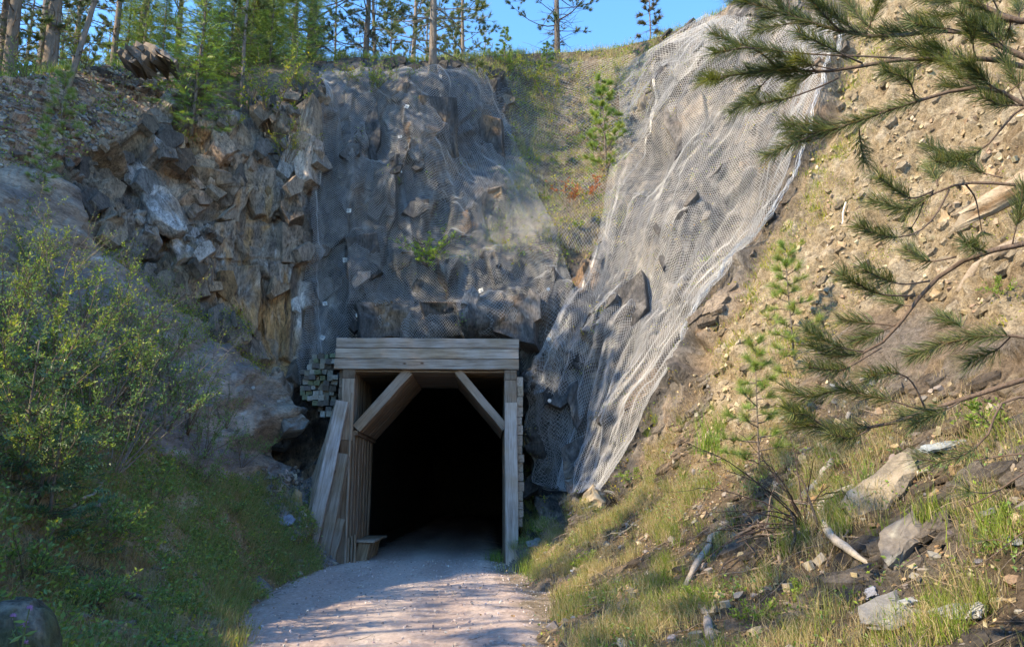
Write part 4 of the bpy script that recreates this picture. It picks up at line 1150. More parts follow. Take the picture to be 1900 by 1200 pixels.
# --- small trees and shrubs on the crest, hollow and cliff
sh_y = make_shrub('leafy_shrub', 'yellow green leafy shrub on the cliff corner beside the top of the netting', 'shrub', 2.3, .55, 9, 900, .075, YELLO, 121, twig=6)
sh_g = make_shrub('leafy_shrub', 'green shrub hanging over the top edge of the netted cliff', 'shrub', 1.5, .9, 12, 1000, .06, GREEN, 122, twig=6)
place(sh_y, on_ground(500, 235)[0], 0, 1.25, (.15, 0)); place(sh_g, on_ground(690, 165)[0] , 0, 1.15, (.5, 0))
for k, (px, py, s, sc, lab, tl) in enumerate(
    [(a, b_, c_, d_, e_, (0.2, 0)) for a, b_, c_, d_, e_ in [
    (555, 175, sh_y, .55, 'small yellowish shrub right at the top corner of the netting'), (530, 300, sh_y, .6, 'small leafy sapling in the cleft between cliff and corner rock'),
    (735, 160, sh_g, .8, 'second green shrub hanging over the cliff top left of the pale pine'), (645, 160, sh_y, .45, 'low yellow green bush near the left end of the netted crest'),
    (1020, 195, sh_y, .85, 'yellow green shrub in the hollow below the lone dark pine'), (985, 165, sh_y, .65, 'slender yellowish sapling in the upper hollow'),
    (895, 160, sh_y, .5, 'small yellow leaved sapling right of the pale pine'), (1060, 160, sh_y, .5, 'small shrub under the skyline in the upper hollow'),
    (940, 140, sh_y, .6, 'spindly sapling on the crest above the hollow'), (1085, 270, sh_g, .6, 'green bush at the foot of the young pine in the hollow'),
    (155, 120, sh_y, .55, 'pale sapling on the sunlit grass of the left crest'), (45, 150, sh_g, .55, 'small shrub at the lip of the left dirt bank'),
    (330, 255, sh_g, .6, 'green shrub at the foot of the bright spruce'), (470, 200, sh_g, .8, 'green shrub on the ledge above the left cliff'), (425, 260, sh_y, .4, 'small yellow shrub low on the left cliff ledge'),
    (930, 470, sh_y, .32, 'small sapling on the ledge right of the green bush above the portal'),
    (1030, 455, sh_y, .35, 'yellow bush on the ledge below the red leaved plants'), (945, 370, sh_y, .25, 'tiny green plant on the netted rock left of the red leaved plants')]]):
    copy_thing(s, lab, on_ground(px, py)[0], k * 1.1, sc * 1.25, None, tl)
bush = make_shrub('leafy_shrub', 'bright green bush growing through the netting above the portal', 'shrub', 1.25, .9, 12, 900, .085, BRIGHT, 124, twig=6)
place(bush, on_ground(800, 500, .25)[0], 0, .95, (.6, 0))
red = make_shrub('red_shrub', 'orange red leaved sapling on the netted ledge, left of its lighter neighbour', 'shrub', 1.1, .5, 6, 260, .075, (([.42, .13, .06], [.46, .20, .09], [.32, .09, .05]), (3, 2, 2)), 123, twig=3, open_=.5)
place(red, on_ground(1058, 388)[0], 0, 1.15, (.15, -.1))
copy_thing(red, 'orange red leaved sapling on the netted ledge, right of the deeper coloured one', on_ground(1094, 378)[0], 2, 1.05)
yp = make_pine('pine_tree', 'young bright green pine standing in the hollow beside the right netting', 4.3, .05, .10, 44, 1.25, (([.15, .26, .06], [.22, .32, .08], [.32, .36, .10]), (3, 4, 2)), 106, (0, 0), 6, dead=6, nl=.20, nwd=.06, nn=20)
place(yp, on_ground(1124, 318)[0], 0, .88)
sp = make_pine('pine_tree', 'young pine sapling on the sunny right bank, upper one of two', 2.1, .022, .12, 34, .62, (([.15, .26, .06], [.22, .32, .08], [.30, .34, .10], [.38, .28, .12]), (3, 4, 2, .6)), 107, (0, 0), 5, dead=5, nl=.15, nwd=.022, nn=22)
place(sp, on_ground(1477, 672)[0], .4, .98)
copy_thing(sp, 'young pine sapling on the right bank, lower one of two', on_ground(1412, 885)[0], 2.2, .95)
copy_thing(yp, 'small pine on the crest right of the pale spreading pine', on_ground(935, 135)[0], 3.2, .5)
copy_thing(yp, 'small pine at the left end of the upper hollow', on_ground(1015, 140)[0], 4.2, .4)
copy_thing(sp, 'pale young pine on the dirt slope at the upper left', on_ground(115, 245)[0], .2, .85)
copy_thing(sp, 'sprawling young pine at the foot of the upper left dirt slope', on_ground(60, 350)[0], 5.2, .6)

# --- thicket on the left bank
def _tall(seed, lab, **k): return make_shrub('leafy_shrub', lab, 'shrub', 2.6, .7, 11, 2000, .058, GREEN, seed, twig=8, **k)
t1 = _tall(131, 'tall thin stemmed shrub with small yellowing leaves at the left edge under the slab')
t2 = make_shrub('leafy_shrub', 'airy mint green shrub in the middle of the left thicket', 'shrub', 1.9, .8, 12, 1700, .058, MINT, 132, twig=8)
t3 = make_shrub('leafy_shrub', 'bare stemmed shrub with few leaves in front of the grey slab', 'shrub', 2.4, .7, 13, 800, .050, GREEN, 133, stemc=(.22, .18, .15), twig=6)
tw_ = make_shrub('leafy_shrub', 'low leafy bush on the left bank beside a pale boulder', 'shrub', .8, 1.1, 14, 900, .06, (MINT[0] + GREEN[0], MINT[1] + (2, 2, 2, .3, 1)), 134, twig=5)
place(t1, on_ground(40, 800)[0], 0, .95); place(t2, on_ground(250, 830)[0], 0, 1.0); place(t3, on_ground(300, 800)[0], 0, .85); place(tw_, on_ground(170, 1120)[0], 0, .7)
shr = [(110, 720, t1, .9, 'tall yellow tipped shrub second from the left edge'), (10, 620, t1, .75, 'shrub at the left edge just below the slab top'),
 (165, 790, t1, 1.0, 'tall leafy shrub left of the airy mint green one'), (60, 930, t1, .7, 'leafy shrub low on the left bank behind the blue green spruces'),
 (205, 660, t3, .8, 'sparse shrub standing against the upper slab'), (380, 840, t2, .75, 'light green shrub at the foot of the slab'),
 (330, 720, t3, .7, 'twiggy shrub on the slab edge under the brown cliff'), (455, 860, t2, .55, 'shrub reaching over the slab near the portal'),
 (120, 880, t2, .8, 'mint leaved bush below the tall left shrubs'), (280, 930, tw_, 1.0, 'bushy low plant mid way down the left bank'),
 (420, 790, t3, .55, 'thin bare shrub on the lower slab'), (90, 560, t3, .7, 'wispy shrub on the upper slab at left'),
 (300, 560, t3, .42, 'small shrub in the crack between slab and cliff'), (385, 625, t3, .35, 'tiny yellow tuft in the slab crack nearest the portal'),
 (240, 500, t3, .35, 'small plant on the slab edge below the grey hollow rock'), (180, 1000, tw_, .9, 'leafy bush on the lower left bank'),
 (330, 1060, tw_, .55, 'small leafy bush near the foot of the left bank'), (60, 1060, tw_, .9, 'leafy bush above the lichen covered boulder'),
 (420, 960, tw_, .6, 'low bush on the grassy part of the left bank'), (480, 1110, tw_, .35, 'small leafy plant at the left edge of the path'),
 (300, 1180, tw_, .5, 'leafy plant at the bottom of the photo left of the path'), (395, 1130, tw_, .35, 'bright small plant beside the pointed stone at the path edge'),
 (35, 700, t2, .8, 'green shrub at the left edge in front of the tall one'), (210, 880, t3, .8, 'shrub with pale bare stems leaning over the left bank'),
 (290, 700, t1, .8, 'leafy yellowing shrub in front of the middle of the slab'), (345, 800, t1, .75, 'leafy shrub at the right end of the left thicket'), (215, 745, t2, .9, 'mint green shrub under the middle of the slab'), (265, 610, t3, .65, 'twiggy shrub crossing the middle of the slab'), (150, 640, t1, .8, 'yellow tipped shrub on the slab below its upper edge'), (60, 520, t1, .6, 'small yellow tipped shrub near the top of the slab'), (370, 900, t2, .6, 'light green bush at the right foot of the thicket')]
for k, (px, py, s, sc, lab) in enumerate(shr): copy_thing(s, lab, on_ground(px, py)[0], k * 1.7, sc, None, (0, .12))
sL = make_spruce('spruce_tree', 'dense blue green young spruce at the left edge, uppermost of three', 1.7, .75, (([.035, .09, .045], [.055, .12, .06], [.08, .15, .07]), (3, 4, 2)), 113, .03, 9, None, .03)
place(sL, on_ground(30, 900)[0], 0, 1.0)
copy_thing(sL, 'blue green young spruce low on the left bank, widest of three', on_ground(95, 985)[0], 1.4, .9)
copy_thing(sL, 'small blue green spruce in the middle of the left thicket', on_ground(235, 760)[0], 2.9, .75)

# --- shrubs on the right bank
rb = make_shrub('leafy_shrub', 'bright leafy plant on the right bank below the netting hem', 'shrub', .6, .9, 10, 520, .055, BRIGHT, 141, twig=4)
place(rb, on_ground(1000, 985)[0], 0, 1.1)
for k, (px, py, sc, lab) in enumerate([(1340, 860, .75, 'bright green leafy plant beside the tall grass tuft'), (1575, 870, .5, 'small bright plant left of the long leaning rock slab'),
    (1850, 790, .9, 'sunlit yellow green bush near the right edge'), (1880, 560, .55, 'small green bush at the right edge under the fallen log'), (1180, 900, .9, 'green weeds at the foot of the netting'),
    (1400, 1150, .6, 'low weeds near the bottom of the right bank'), (1080, 1050, .8, 'weedy clump on the verge right of the portal post'), (1880, 980, .6, 'green clump near the right edge beside dry grass'),
    (1760, 1160, .4, 'small broad leaved weed in front of the grey flagstone'), (1500, 1100, .5, 'low green weeds in the shade of the right bank'), (1290, 1120, .6, 'weeds low on the right bank near the path'),
    (1480, 460, .5, 'yellow bush beside the lower netting edge'), (1390, 470, .5, 'small bush where the netting edge crosses the bank'), (1180, 520, .7, 'green clump growing through the right netting'),
    (1290, 470, .6, 'tuft of leaves behind the right netting, upper one'), (1140, 760, .5, 'tuft of leaves low behind the right netting')]):
    copy_thing(rb, lab, on_ground(px, py)[0], k * .9, sc)

# ------------------------------------------------------------------ near pine whose boughs reach in from the right
rng = np.random.default_rng(77)
near = thing('pine_tree', 'large near pine whose long needled boughs hang in from the right edge', 'pine tree', on_ground(2150, 1180)[0] - [0, 0, .1])
nl = np.array(near.location)
tk = Geo(); tb = np.array([on_ground(2150, 1180)[0] - [0, 0, .4], at(2140, 800, 4.15), at(2135, 400, 4.3), at(2120, 0, 4.5), at(2100, -500, 4.9)])
tk.tube(tb - nl, [.17, .14, .12, .10, .06], (.15, .11, .09), 12); tk.build('trunk', M['bark'], near, True)
NEED = ([.06, .09, .032], [.10, .135, .045], [.20, .22, .08], [.035, .055, .028], [.26, .17, .08]), (4, 4, 3, 2, .7)
NEEDY = ([.16, .18, .04], [.22, .24, .05], [.10, .13, .04]), (3, 2, 3)
def needles(G, Q, n, L, cols, bare=.0):
    """long needles all along a twig, swept forward, each bent once"""
    t = rng.uniform(bare, 1.0, n) ** .85; f = t * (len(Q) - 1); i = np.minimum(f.astype(int), len(Q) - 2); a = (f - i)[:, None]
    p = Q[i] * (1 - a) + Q[i + 1] * a; d = unit(Q[i + 1] - Q[i])
    o = rng.normal(0, 1, (n, 3)); o -= (o * d).sum(1)[:, None] * d; o = unit(o)
    k = rng.uniform(.5, 1.5, n)[:, None]; v = unit(d + o * k + np.array([0, 0, .18])); l = L * rng.uniform(.7, 1.1, n)[:, None]
    v2 = unit(v + d * .35 + np.array([0, 0, -.08])); w = .0014
    s = unit(np.cross(v, rng.normal(0, 1, (n, 3)))) * w
    V = np.stack([p - s, p + s, p + v * l * .5 - s, p + v * l * .5 + s, p + v * l * .5 + v2 * l * .5], 1).reshape(-1, 3)
    b = np.arange(n)[:, None] * 5
    T = np.concatenate([b + [0, 1, 3], b + [0, 3, 2], b + [2, 3, 4]])
    G.add(V, T, np.repeat(mixcol(n, *cols), 5, 0))
def smooth(pts, n=14):
    pts = np.array(pts, float); d = np.r_[0, np.cumsum(np.linalg.norm(np.diff(pts, axis=0), axis=1))]; t = np.linspace(0, d[-1], n)
    q = np.stack([np.interp(t, d, pts[:, k]) for k in range(3)], 1)
    for _ in range(1): q[1:-1] = (q[:-2] + 2 * q[1:-1] + q[2:]) / 4
    return q
def bough(line, Y0, Y1, r0, r1, tips, brush=0.0, cols=NEED, dens=1000, extra=0, L=.135):
    """line in survey sights from the trunk outwards, tips: side shoots"""
    ys = np.linspace(Y0, Y1, len(line)); Q = smooth(at(np.array([a for a, _ in line]), np.array([b_ for _, b_ in line]), ys)) - nl
    g = Geo(); g.tube(Q, np.linspace(r0, r1, len(Q)), (.13, .095, .075), 6); fo = Geo()
    def ndl(Q, b, c=cols):
        Ln = np.linalg.norm(np.diff(Q, axis=0), axis=1).sum() * (1 - b); needles(fo, Q, int(dens * Ln) + 40, L, c, b)
    if brush < 1: ndl(Q, brush)
    for tp in tips:
        tl, b_ = (tp[0], tp[1]) if isinstance(tp, tuple) and not isinstance(tp[0], tuple) and isinstance(tp[0], list) else (tp, .3)
        q0 = np.array(tl[0], float); yy = np.interp(q0[0], [l_[0] for l_ in line][::-1], ys[::-1])
        W = smooth(at(np.array([a for a, _ in tl]), np.array([c for _, c in tl]), yy + np.linspace(0, .18, len(tl)) * rng.choice([-1, 1])), 10) - nl
        g.tube(W, np.linspace(r1 * 1.3, .003, 10), (.13, .095, .075), 5); ndl(W, b_)
    for k in range(extra):
        t = rng.uniform(.25, .95); p, d = along(Q, t); s = rng.normal(0, 1, 3); s[1] *= .8; s[2] = s[2] * .6 + .1
        W = curve(p, unit(d + s * .8), rng.uniform(.2, .42), 6, (0, 0, .35), .08); g.tube(W, np.linspace(.006, .003, 7), (.13, .095, .075), 4); ndl(W, .25, cols if rng.uniform() < .8 else NEEDY)
    o = g.build('bough', M['bark'], near, True)
    if fo.V: fo.build('needles', M['needle'], o)
bough([(2120, -90), (1900, 50), (1830, 15), (1770, -5), (1700, -30)], 4.5, 5.0, .03, .018, [], .9, extra=16)
bough([(2120, 150), (1900, 118), (1855, 85), (1800, 48), (1750, 48), (1700, 68), (1630, 75), (1560, 60), (1500, 40), (1440, 22), (1385, 2), (1340, -12)], 4.5, 5.3, .026, .006,
      [([(1560, 60), (1530, 30), (1500, -5)], .2), ([(1640, 75), (1600, 40), (1570, 0)], .2), ([(1500, 40), (1440, 48), (1400, 58)], .3)], .5, extra=15)
bough([(2120, 170), (1980, 150), (1900, 122), (1840, 104), (1740, 108), (1672, 109), (1600, 118), (1555, 145), (1500, 128), (1450, 130), (1395, 132), (1345, 142), (1300, 150)], 4.5, 5.2, .024, .006,
      [([(1672, 109), (1600, 104), (1521, 103), (1440, 95), (1374, 88), (1322, 62)], .55), ([(1555, 145), (1521, 162), (1458, 185), (1388, 195)], .5),
       ([(1450, 130), (1425, 110), (1395, 85), (1325, 100)], .55), ([(1600, 118), (1560, 100), (1480, 60)], .3)], .72, extra=14)
bough([(2120, 260), (1950, 230), (1840, 150), (1740, 175), (1660, 202), (1588, 223), (1521, 257), (1460, 243)], 4.4, 5.0, .02, .005,
      [([(1588, 223), (1540, 232), (1455, 228)], .3), ([(1521, 257), (1490, 264), (1470, 256)], .1), ([(1700, 190), (1690, 150), (1640, 130)], .2)], .55, extra=12)
bough([(2120, 160), (1900, 190), (1879, 210), (1850, 253), (1807, 295), (1757, 297), (1722, 270)], 4.3, 4.8, .012, .004, [([(1807, 295), (1770, 300), (1735, 300)], .1), ([(1860, 330), (1820, 320), (1790, 300)], .3)], .68, dens=1000)
bough([(2120, 420), (1960, 350), (1900, 345), (1837, 339), (1782, 337), (1732, 358), (1681, 392)], 4.2, 4.7, .016, .005,
      [([(1732, 354), (1690, 372), (1660, 350), (1630, 330)], .35), ([(1761, 352), (1740, 396), (1710, 430), (1673, 442), (1630, 440), (1592, 418)], .62), ([(1740, 345), (1735, 325), (1722, 310)], .2),
       ([(1715, 370), (1705, 400), (1690, 425)], .9), ([(1790, 340), (1810, 365), (1822, 430)], 1.0), ([(1732, 358), (1680, 390), (1620, 372)], .4)], .85)
bough([(2120, 520), (1990, 440), (1900, 451), (1830, 467), (1780, 480), (1742, 510), (1710, 542), (1687, 571), (1670, 605), (1635, 645), (1590, 668), (1530, 665), (1500, 640)], 4.2, 4.9, .022, .005,
      [([(1774, 476), (1748, 483), (1716, 486), (1681, 462)], .35), ([(1725, 521), (1675, 529), (1646, 521), (1600, 500)], .45), ([(1698, 549), (1640, 548), (1608, 537), (1563, 510)], .4),
       ([(1690, 568), (1672, 565), (1642, 548)], .2), ([(1830, 467), (1810, 460), (1792, 450)], .1), ([(1670, 605), (1620, 600), (1560, 595)], .35), ([(1635, 645), (1560, 690), (1500, 680)], .4)], .8, extra=3)
bough([(2120, 760), (1990, 680), (1900, 702), (1835, 725), (1785, 742), (1718, 760), (1693, 772), (1656, 787), (1614, 796), (1531, 794), (1465, 790)], 4.1, 4.9, .02, .005,
      [([(1756, 755), (1718, 764), (1656, 742), (1610, 733), (1560, 722)], .45), ([(1618, 702), (1552, 725), (1493, 737), (1460, 722)], .35), ([(1718, 760), (1690, 700), (1660, 690), (1610, 700)], .5),
       ([(1614, 796), (1580, 815), (1540, 805)], .2), ([(1531, 794), (1500, 770), (1470, 765)], .2)], .72, extra=4)
bough([(2120, 700), (1960, 640), (1880, 620), (1800, 625), (1740, 640), (1690, 660)], 4.1, 4.5, .012, .004, [([(1800, 625), (1780, 600), (1740, 590)], .3), ([(1880, 620), (1850, 650), (1800, 670)], .3)], .5)
bough([(2120, 780), (1960, 730), (1843, 742), (1845, 804), (1814, 829), (1768, 858), (1739, 862), (1700, 850)], 4.1, 4.3, .010, .004, [], .72, dens=420)
bough([(2100, 820), (1900, 875), (1856, 908), (1814, 933), (1790, 940)], 4.0, 4.3, .008, .003, [([(1856, 908), (1830, 915), (1800, 912)], 1.0)], 1.0)
bough([(2100, 900), (1900, 983), (1852, 1025), (1806, 1054)], 4.0, 4.2, .007, .002, [([(1870, 1010), (1850, 1000), (1830, 1002)], 1.0)], 1.0)
bough([(2100, 860), (1900, 840), (1860, 845), (1800, 855)], 4.0, 4.3, .009, .003, [], 1.0)

# ------------------------------------------------------------------ loose stones, logs and dead wood
rng = np.random.default_rng(55)
def flagstone(name, label, outline, Y, tilt, thick, col, lift=.04, group=None, rough=.012, block=False):
    """a flat slab of slate: outline in survey sights laid on a tilted plane through its middle, broken edges, real thickness"""
    o = np.array(outline, float); c = o.mean(0)
    p0, n0 = on_ground(*c) if Y is None else (at(c[0], c[1], Y), None)
    n = unit(np.array(tilt, float)); p0 = p0 + n * lift
    d = _fwd + ((o[:, 0] - 950) / FPX)[:, None] * _right + ((600 - o[:, 1]) / FPX)[:, None] * _up
    t = ((p0 - EYE) @ n) / (d @ n); R = EYE + d * t[:, None] - p0
    k = 4; e = []
    for a, b_ in zip(R, np.roll(R, -1, 0)):
        for s in range(k): e.append(a + (b_ - a) * s / k + rng.normal(0, np.linalg.norm(b_ - a) * .025, 3) * (s > 0))
    e = np.array(e); m_ = len(e); cen = e.mean(0)
    layers = [(0, .86, 0), (-.12, 1, 0), (-.35, .985, .01), (-.55, 1.01, .01), (-.8, .96, .02), (-1, .88, .0)]
    if block: layers = [(0, .965, 0), (-.07, 1, 0), (-.4, 1.0, .01), (-1, .96, 0)]
    am = .25 if block else 1
    V = []
    for z, s, j in layers: V.append(cen + (e - cen) * s + n * z * thick + rng.normal(0, .006 + j * .5, (m_, 3)) * [1, 1, .6])
    rings = []
    for q_ in (.18, .42, .66):
        r0_ = cen + (e - cen) * q_; rings.append(r0_ + n * (fbm(r0_ * 5, 3, 402) * thick * .22 * am + .006 + np.floor(fbm(r0_ * 3, 2, 403) * 4) * thick * .04)[:, None])
    V = np.concatenate(rings + V); nl_ = len(layers) + 3
    Q = [[a * m_ + i, a * m_ + (i + 1) % m_, (a + 1) * m_ + (i + 1) % m_, (a + 1) * m_ + i] for a in range(nl_ - 1) for i in range(m_)]
    g = Geo(); top = np.vstack([V, V[:m_].mean(0)])
    g.add(top, Q, np.array(col)); g.T.append(np.array([[i, (i + 1) % m_, len(V)] for i in range(m_)]))
    cc = g.C[0].copy() if False else np.array(np.broadcast_to(col, (len(top), 3)))
    cc = cc * (1 + .35 * fbm(top * 6, 3, 400)[:, None]); li = sst(.25, .5, fbm(top * 9 + 5, 3, 401)); cc = lerp3(cc, c3(.30, .30, .25), li * .45); g.C[0] = cc
    o_ = g.build(name, M['stone'], label=label, category='stone'); o_.location = p0.tolist()
    if group: o_['group'] = group
    return o_
GRS, TANS = (.16, .155, .145), (.21, .175, .13)
flagstone('stone_slab', 'long leaning rock slab with pale lichen beside the driftwood on the right bank', [(1668, 836), (1690, 834), (1702, 872), (1640, 955), (1610, 972), (1560, 974), (1550, 935), (1600, 888)], None, (-.45, -.62, .62), .22, TANS, .22)
flagstone('stone_slab', 'tilted flat rock with broken front edge below the long leaning slab', [(1631, 985), (1693, 943), (1722, 985), (1690, 1012), (1650, 1046), (1634, 1028)], None, (-.35, -.5, .78), .20, (.13, .115, .10), .2)
flagstone('flagstone', 'broad grey flagstone low on the right bank, the largest of the broken pieces', [(1592, 1123), (1660, 1090), (1676, 1122), (1722, 1132), (1710, 1148), (1652, 1166), (1598, 1152)], None, (-.3, -.45, .85), .09, (.13, .13, .13), .12)
flagstone('flagstone', 'small blue grey flake lying on the broad flagstone', [(1668, 1112), (1690, 1106), (1706, 1114), (1680, 1122)], None, (-.2, -.5, .8), .03, (.20, .215, .24), .15)
flagstone('flagstone', 'pale flat flake right of the broad flagstone', [(1722, 1130), (1762, 1118), (1802, 1118), (1796, 1142), (1740, 1142)], None, (-.2, -.5, .8), .05, (.20, .21, .215), .09)
flagstone('flagstone', 'whitish end piece of the broken flagstone row', [(1800, 1124), (1815, 1114), (1830, 1122), (1818, 1140), (1800, 1138)], None, (-.2, -.6, .75), .06, (.27, .27, .265), .09)
flagstone('stone', 'small upright stone chip above the flagstones', [(1580, 1080), (1592, 1084), (1590, 1100), (1578, 1098)], None, (-.3, -.8, .5), .05, TANS, .05)
flagstone('stone', 'bluish square stone under the tilted flat rock', [(1606, 1090), (1622, 1086), (1628, 1102), (1608, 1108)], None, (-.3, -.7, .6), .05, (.2, .21, .24), .05)
flagstone('stone_slab', 'thin blue slate sticking out of the bank near the right edge', [(1705, 828), (1745, 818), (1795, 814), (1770, 826), (1720, 836)], None, (-.2, -.4, .85), .04, (.22, .25, .26), .08)
gu, gv = np.meshgrid(np.linspace(0, 2 * math.pi, 57)[:-1], np.linspace(.001, math.pi - .001, 34), indexing='ij')
bp_ = np.stack([np.cos(gu) * np.sin(gv), np.sin(gu) * np.sin(gv), np.cos(gv)], -1).reshape(-1, 3); bs = bp_ * [.25, .25, .27]
fd, _, _ = facet(bs + 4.2, (.22, .22, .2), 90, .01, .03, .0); bs = bs * (1 + (fd + fbm(bs * 5, 4, 91) * .03)[:, None] * 2.2)
bq = np.array([[i * 34 + j, ((i + 1) % 56) * 34 + j, ((i + 1) % 56) * 34 + j + 1, i * 34 + j + 1] for i in range(56) for j in range(33)])
bc = lerp3(np.tile(c3(.085, .08, .065), (len(bs), 1)), c3(.17, .17, .14), sst(.1, .3, fbm(bs * 9, 4, 92))); bc = lerp3(bc, c3(.07, .10, .04), sst(.1, .4, fbm(bs * 4, 3, 93)) * .7)
bo = obj('boulder', mk_mesh('boulder', bs, bq, bc, M['rock']), label='lichen covered grey boulder in the bottom left corner', category='boulder'); bo.location = at(15, 1205, 4.6).tolist()
flagstone('stone', 'orange faced upright stone on the scree beside the leaning planks', [(536, 935), (548, 905), (560, 912), (562, 938), (548, 946)], None, (.35, -.85, .35), .22, (.34, .21, .11), .15)
flagstone('flagstone', 'flat blue grey slate lying on the scree', [(502, 955), (540, 953), (549, 962), (540, 972), (520, 974), (505, 966)], None, (.15, -.35, .92), .05, (.17, .20, .25), .08)
flagstone('stone', 'brown flat stone just below the blue slate', [(498, 974), (515, 972), (520, 980), (502, 984)], None, (.1, -.5, .85), .05, (.28, .21, .16), .06)
flagstone('stone', 'grey rounded stone left of the blue slate', [(478, 926), (494, 924), (498, 934), (482, 938)], None, (.1, -.6, .75), .08, GRS, .06)
flagstone('stone', 'grey slanting stone in the grass at the left path side', [(468, 1072), (482, 1066), (508, 1092), (500, 1100), (478, 1094)], None, (.4, -.6, .6), .12, GRS, .08)
flagstone('stone', 'pointed tan stone at the left edge of the path', [(476, 1140), (488, 1116), (500, 1132), (496, 1142)], None, (.3, -.85, .35), .1, (.33, .28, .22), .07)
flagstone('stone', 'mossy stone in the grass behind the right portal post', [(976, 1003), (1000, 996), (1012, 1003), (996, 1012), (978, 1014)], None, (-.1, -.6, .75), .1, GRS, .08)
flagstone('boulder', 'dark angular rock wedged under the netting hem', [(1046, 890), (1075, 884), (1088, 900), (1070, 925), (1052, 915)], None, (-.3, -.9, .2), .35, (.12, .10, .09), .25)
flagstone('boulder', 'tan split rock face below the netting hem', [(1080, 915), (1098, 898), (1120, 930), (1110, 985), (1082, 1000), (1068, 960)], None, (-.5, -.85, .1), .5, (.36, .28, .19), .2)
flagstone('boulder', 'dark overhanging block between slab and leaning planks', [(520, 772), (560, 765), (578, 780), (562, 798), (528, 800)], None, (.45, -.8, .3), .6, (.13, .12, .11), .35)
for k, (px, py, w, h, a, lab) in enumerate([(1755, 405, 22, 30, .3, 'square ochre stone embedded under the fallen log'), (1672, 305, 14, 12, 0, 'small brown stone high on the tan bank'), (1588, 272, 18, 10, .2, 'flat brown stone near the top of the netting edge'),
        (1705, 330, 14, 8, -.4, 'dark stone flake between two pine boughs on the tan bank'), (1800, 350, 26, 20, .1, 'brown rock patch left of the fallen log end'), (1560, 455, 14, 14, .3, 'small ochre block low on the tan bank'),
        (1735, 545, 16, 18, .7, 'tan block beneath the forked bough'), (1838, 318, 16, 16, .5, 'tilted brown stone just above the fallen log'), (1680, 395, 14, 20, .4, 'brown upright stone left of the square ochre one')]):
    c_, s_2 = math.cos(a), math.sin(a); q_ = [(-w, -h * .8), (w * .7, -h), (w, h * .5), (w * .1, h), (-w * .8, h * .7)]
    flagstone('stone', lab, [(px + (x * c_ - y * s_2) / 1.6, py + (x * s_2 + y * c_) / 1.6) for x, y in q_], None, (-.7, -.6, .4), .12, (.27, .19, .11), .05)

def CLat(px, py):
    i = np.clip(np.interp(px, colpx, ci), 0, nc - 1).astype(int); j = np.clip((py - 1420) / (crest[i] - 1420) * (NV - 1), 0, NV - 1).astype(int)
    return CL[i, j]
def rock_block(owner, outline, tilt, thick, lift=.05, tone=1.0):
    o = flagstone('rock_block', 'x', outline, None, np.array(tilt) + rng.normal(0, .10, 3), thick, (.2, .2, .2), lift, rough=.02, block=True)
    for k in ('label', 'category'): del o[k]
    o.parent = owner; me = o.data; me.materials.clear(); me.materials.append(M['rock'])
    co = np.zeros(len(me.vertices) * 3, np.float32); me.vertices.foreach_get('co', co); co = co.reshape(-1, 3) + np.array(o.location)
    v = co - EYE; zc = v @ _fwd; c = CLat(950 + (v @ _right) / zc * FPX, 600 - (v @ _up) / zc * FPX)
    a = np.ones((len(co), 4), np.float32); a[:, :3] = np.clip(c * tone * (1 + .25 * fbm(co * np.array([6, 6, 1.2]), 3, 410)[:, None]), .01, 1); me.color_attributes['Col'].data.foreach_set('color', a.ravel())
oc_ = bpy.data.objects['rock_cliff']; on_ = bpy.data.objects['portal_cliff']; orr = bpy.data.objects['netted_slope']
LT = (.55, -.8, .12)
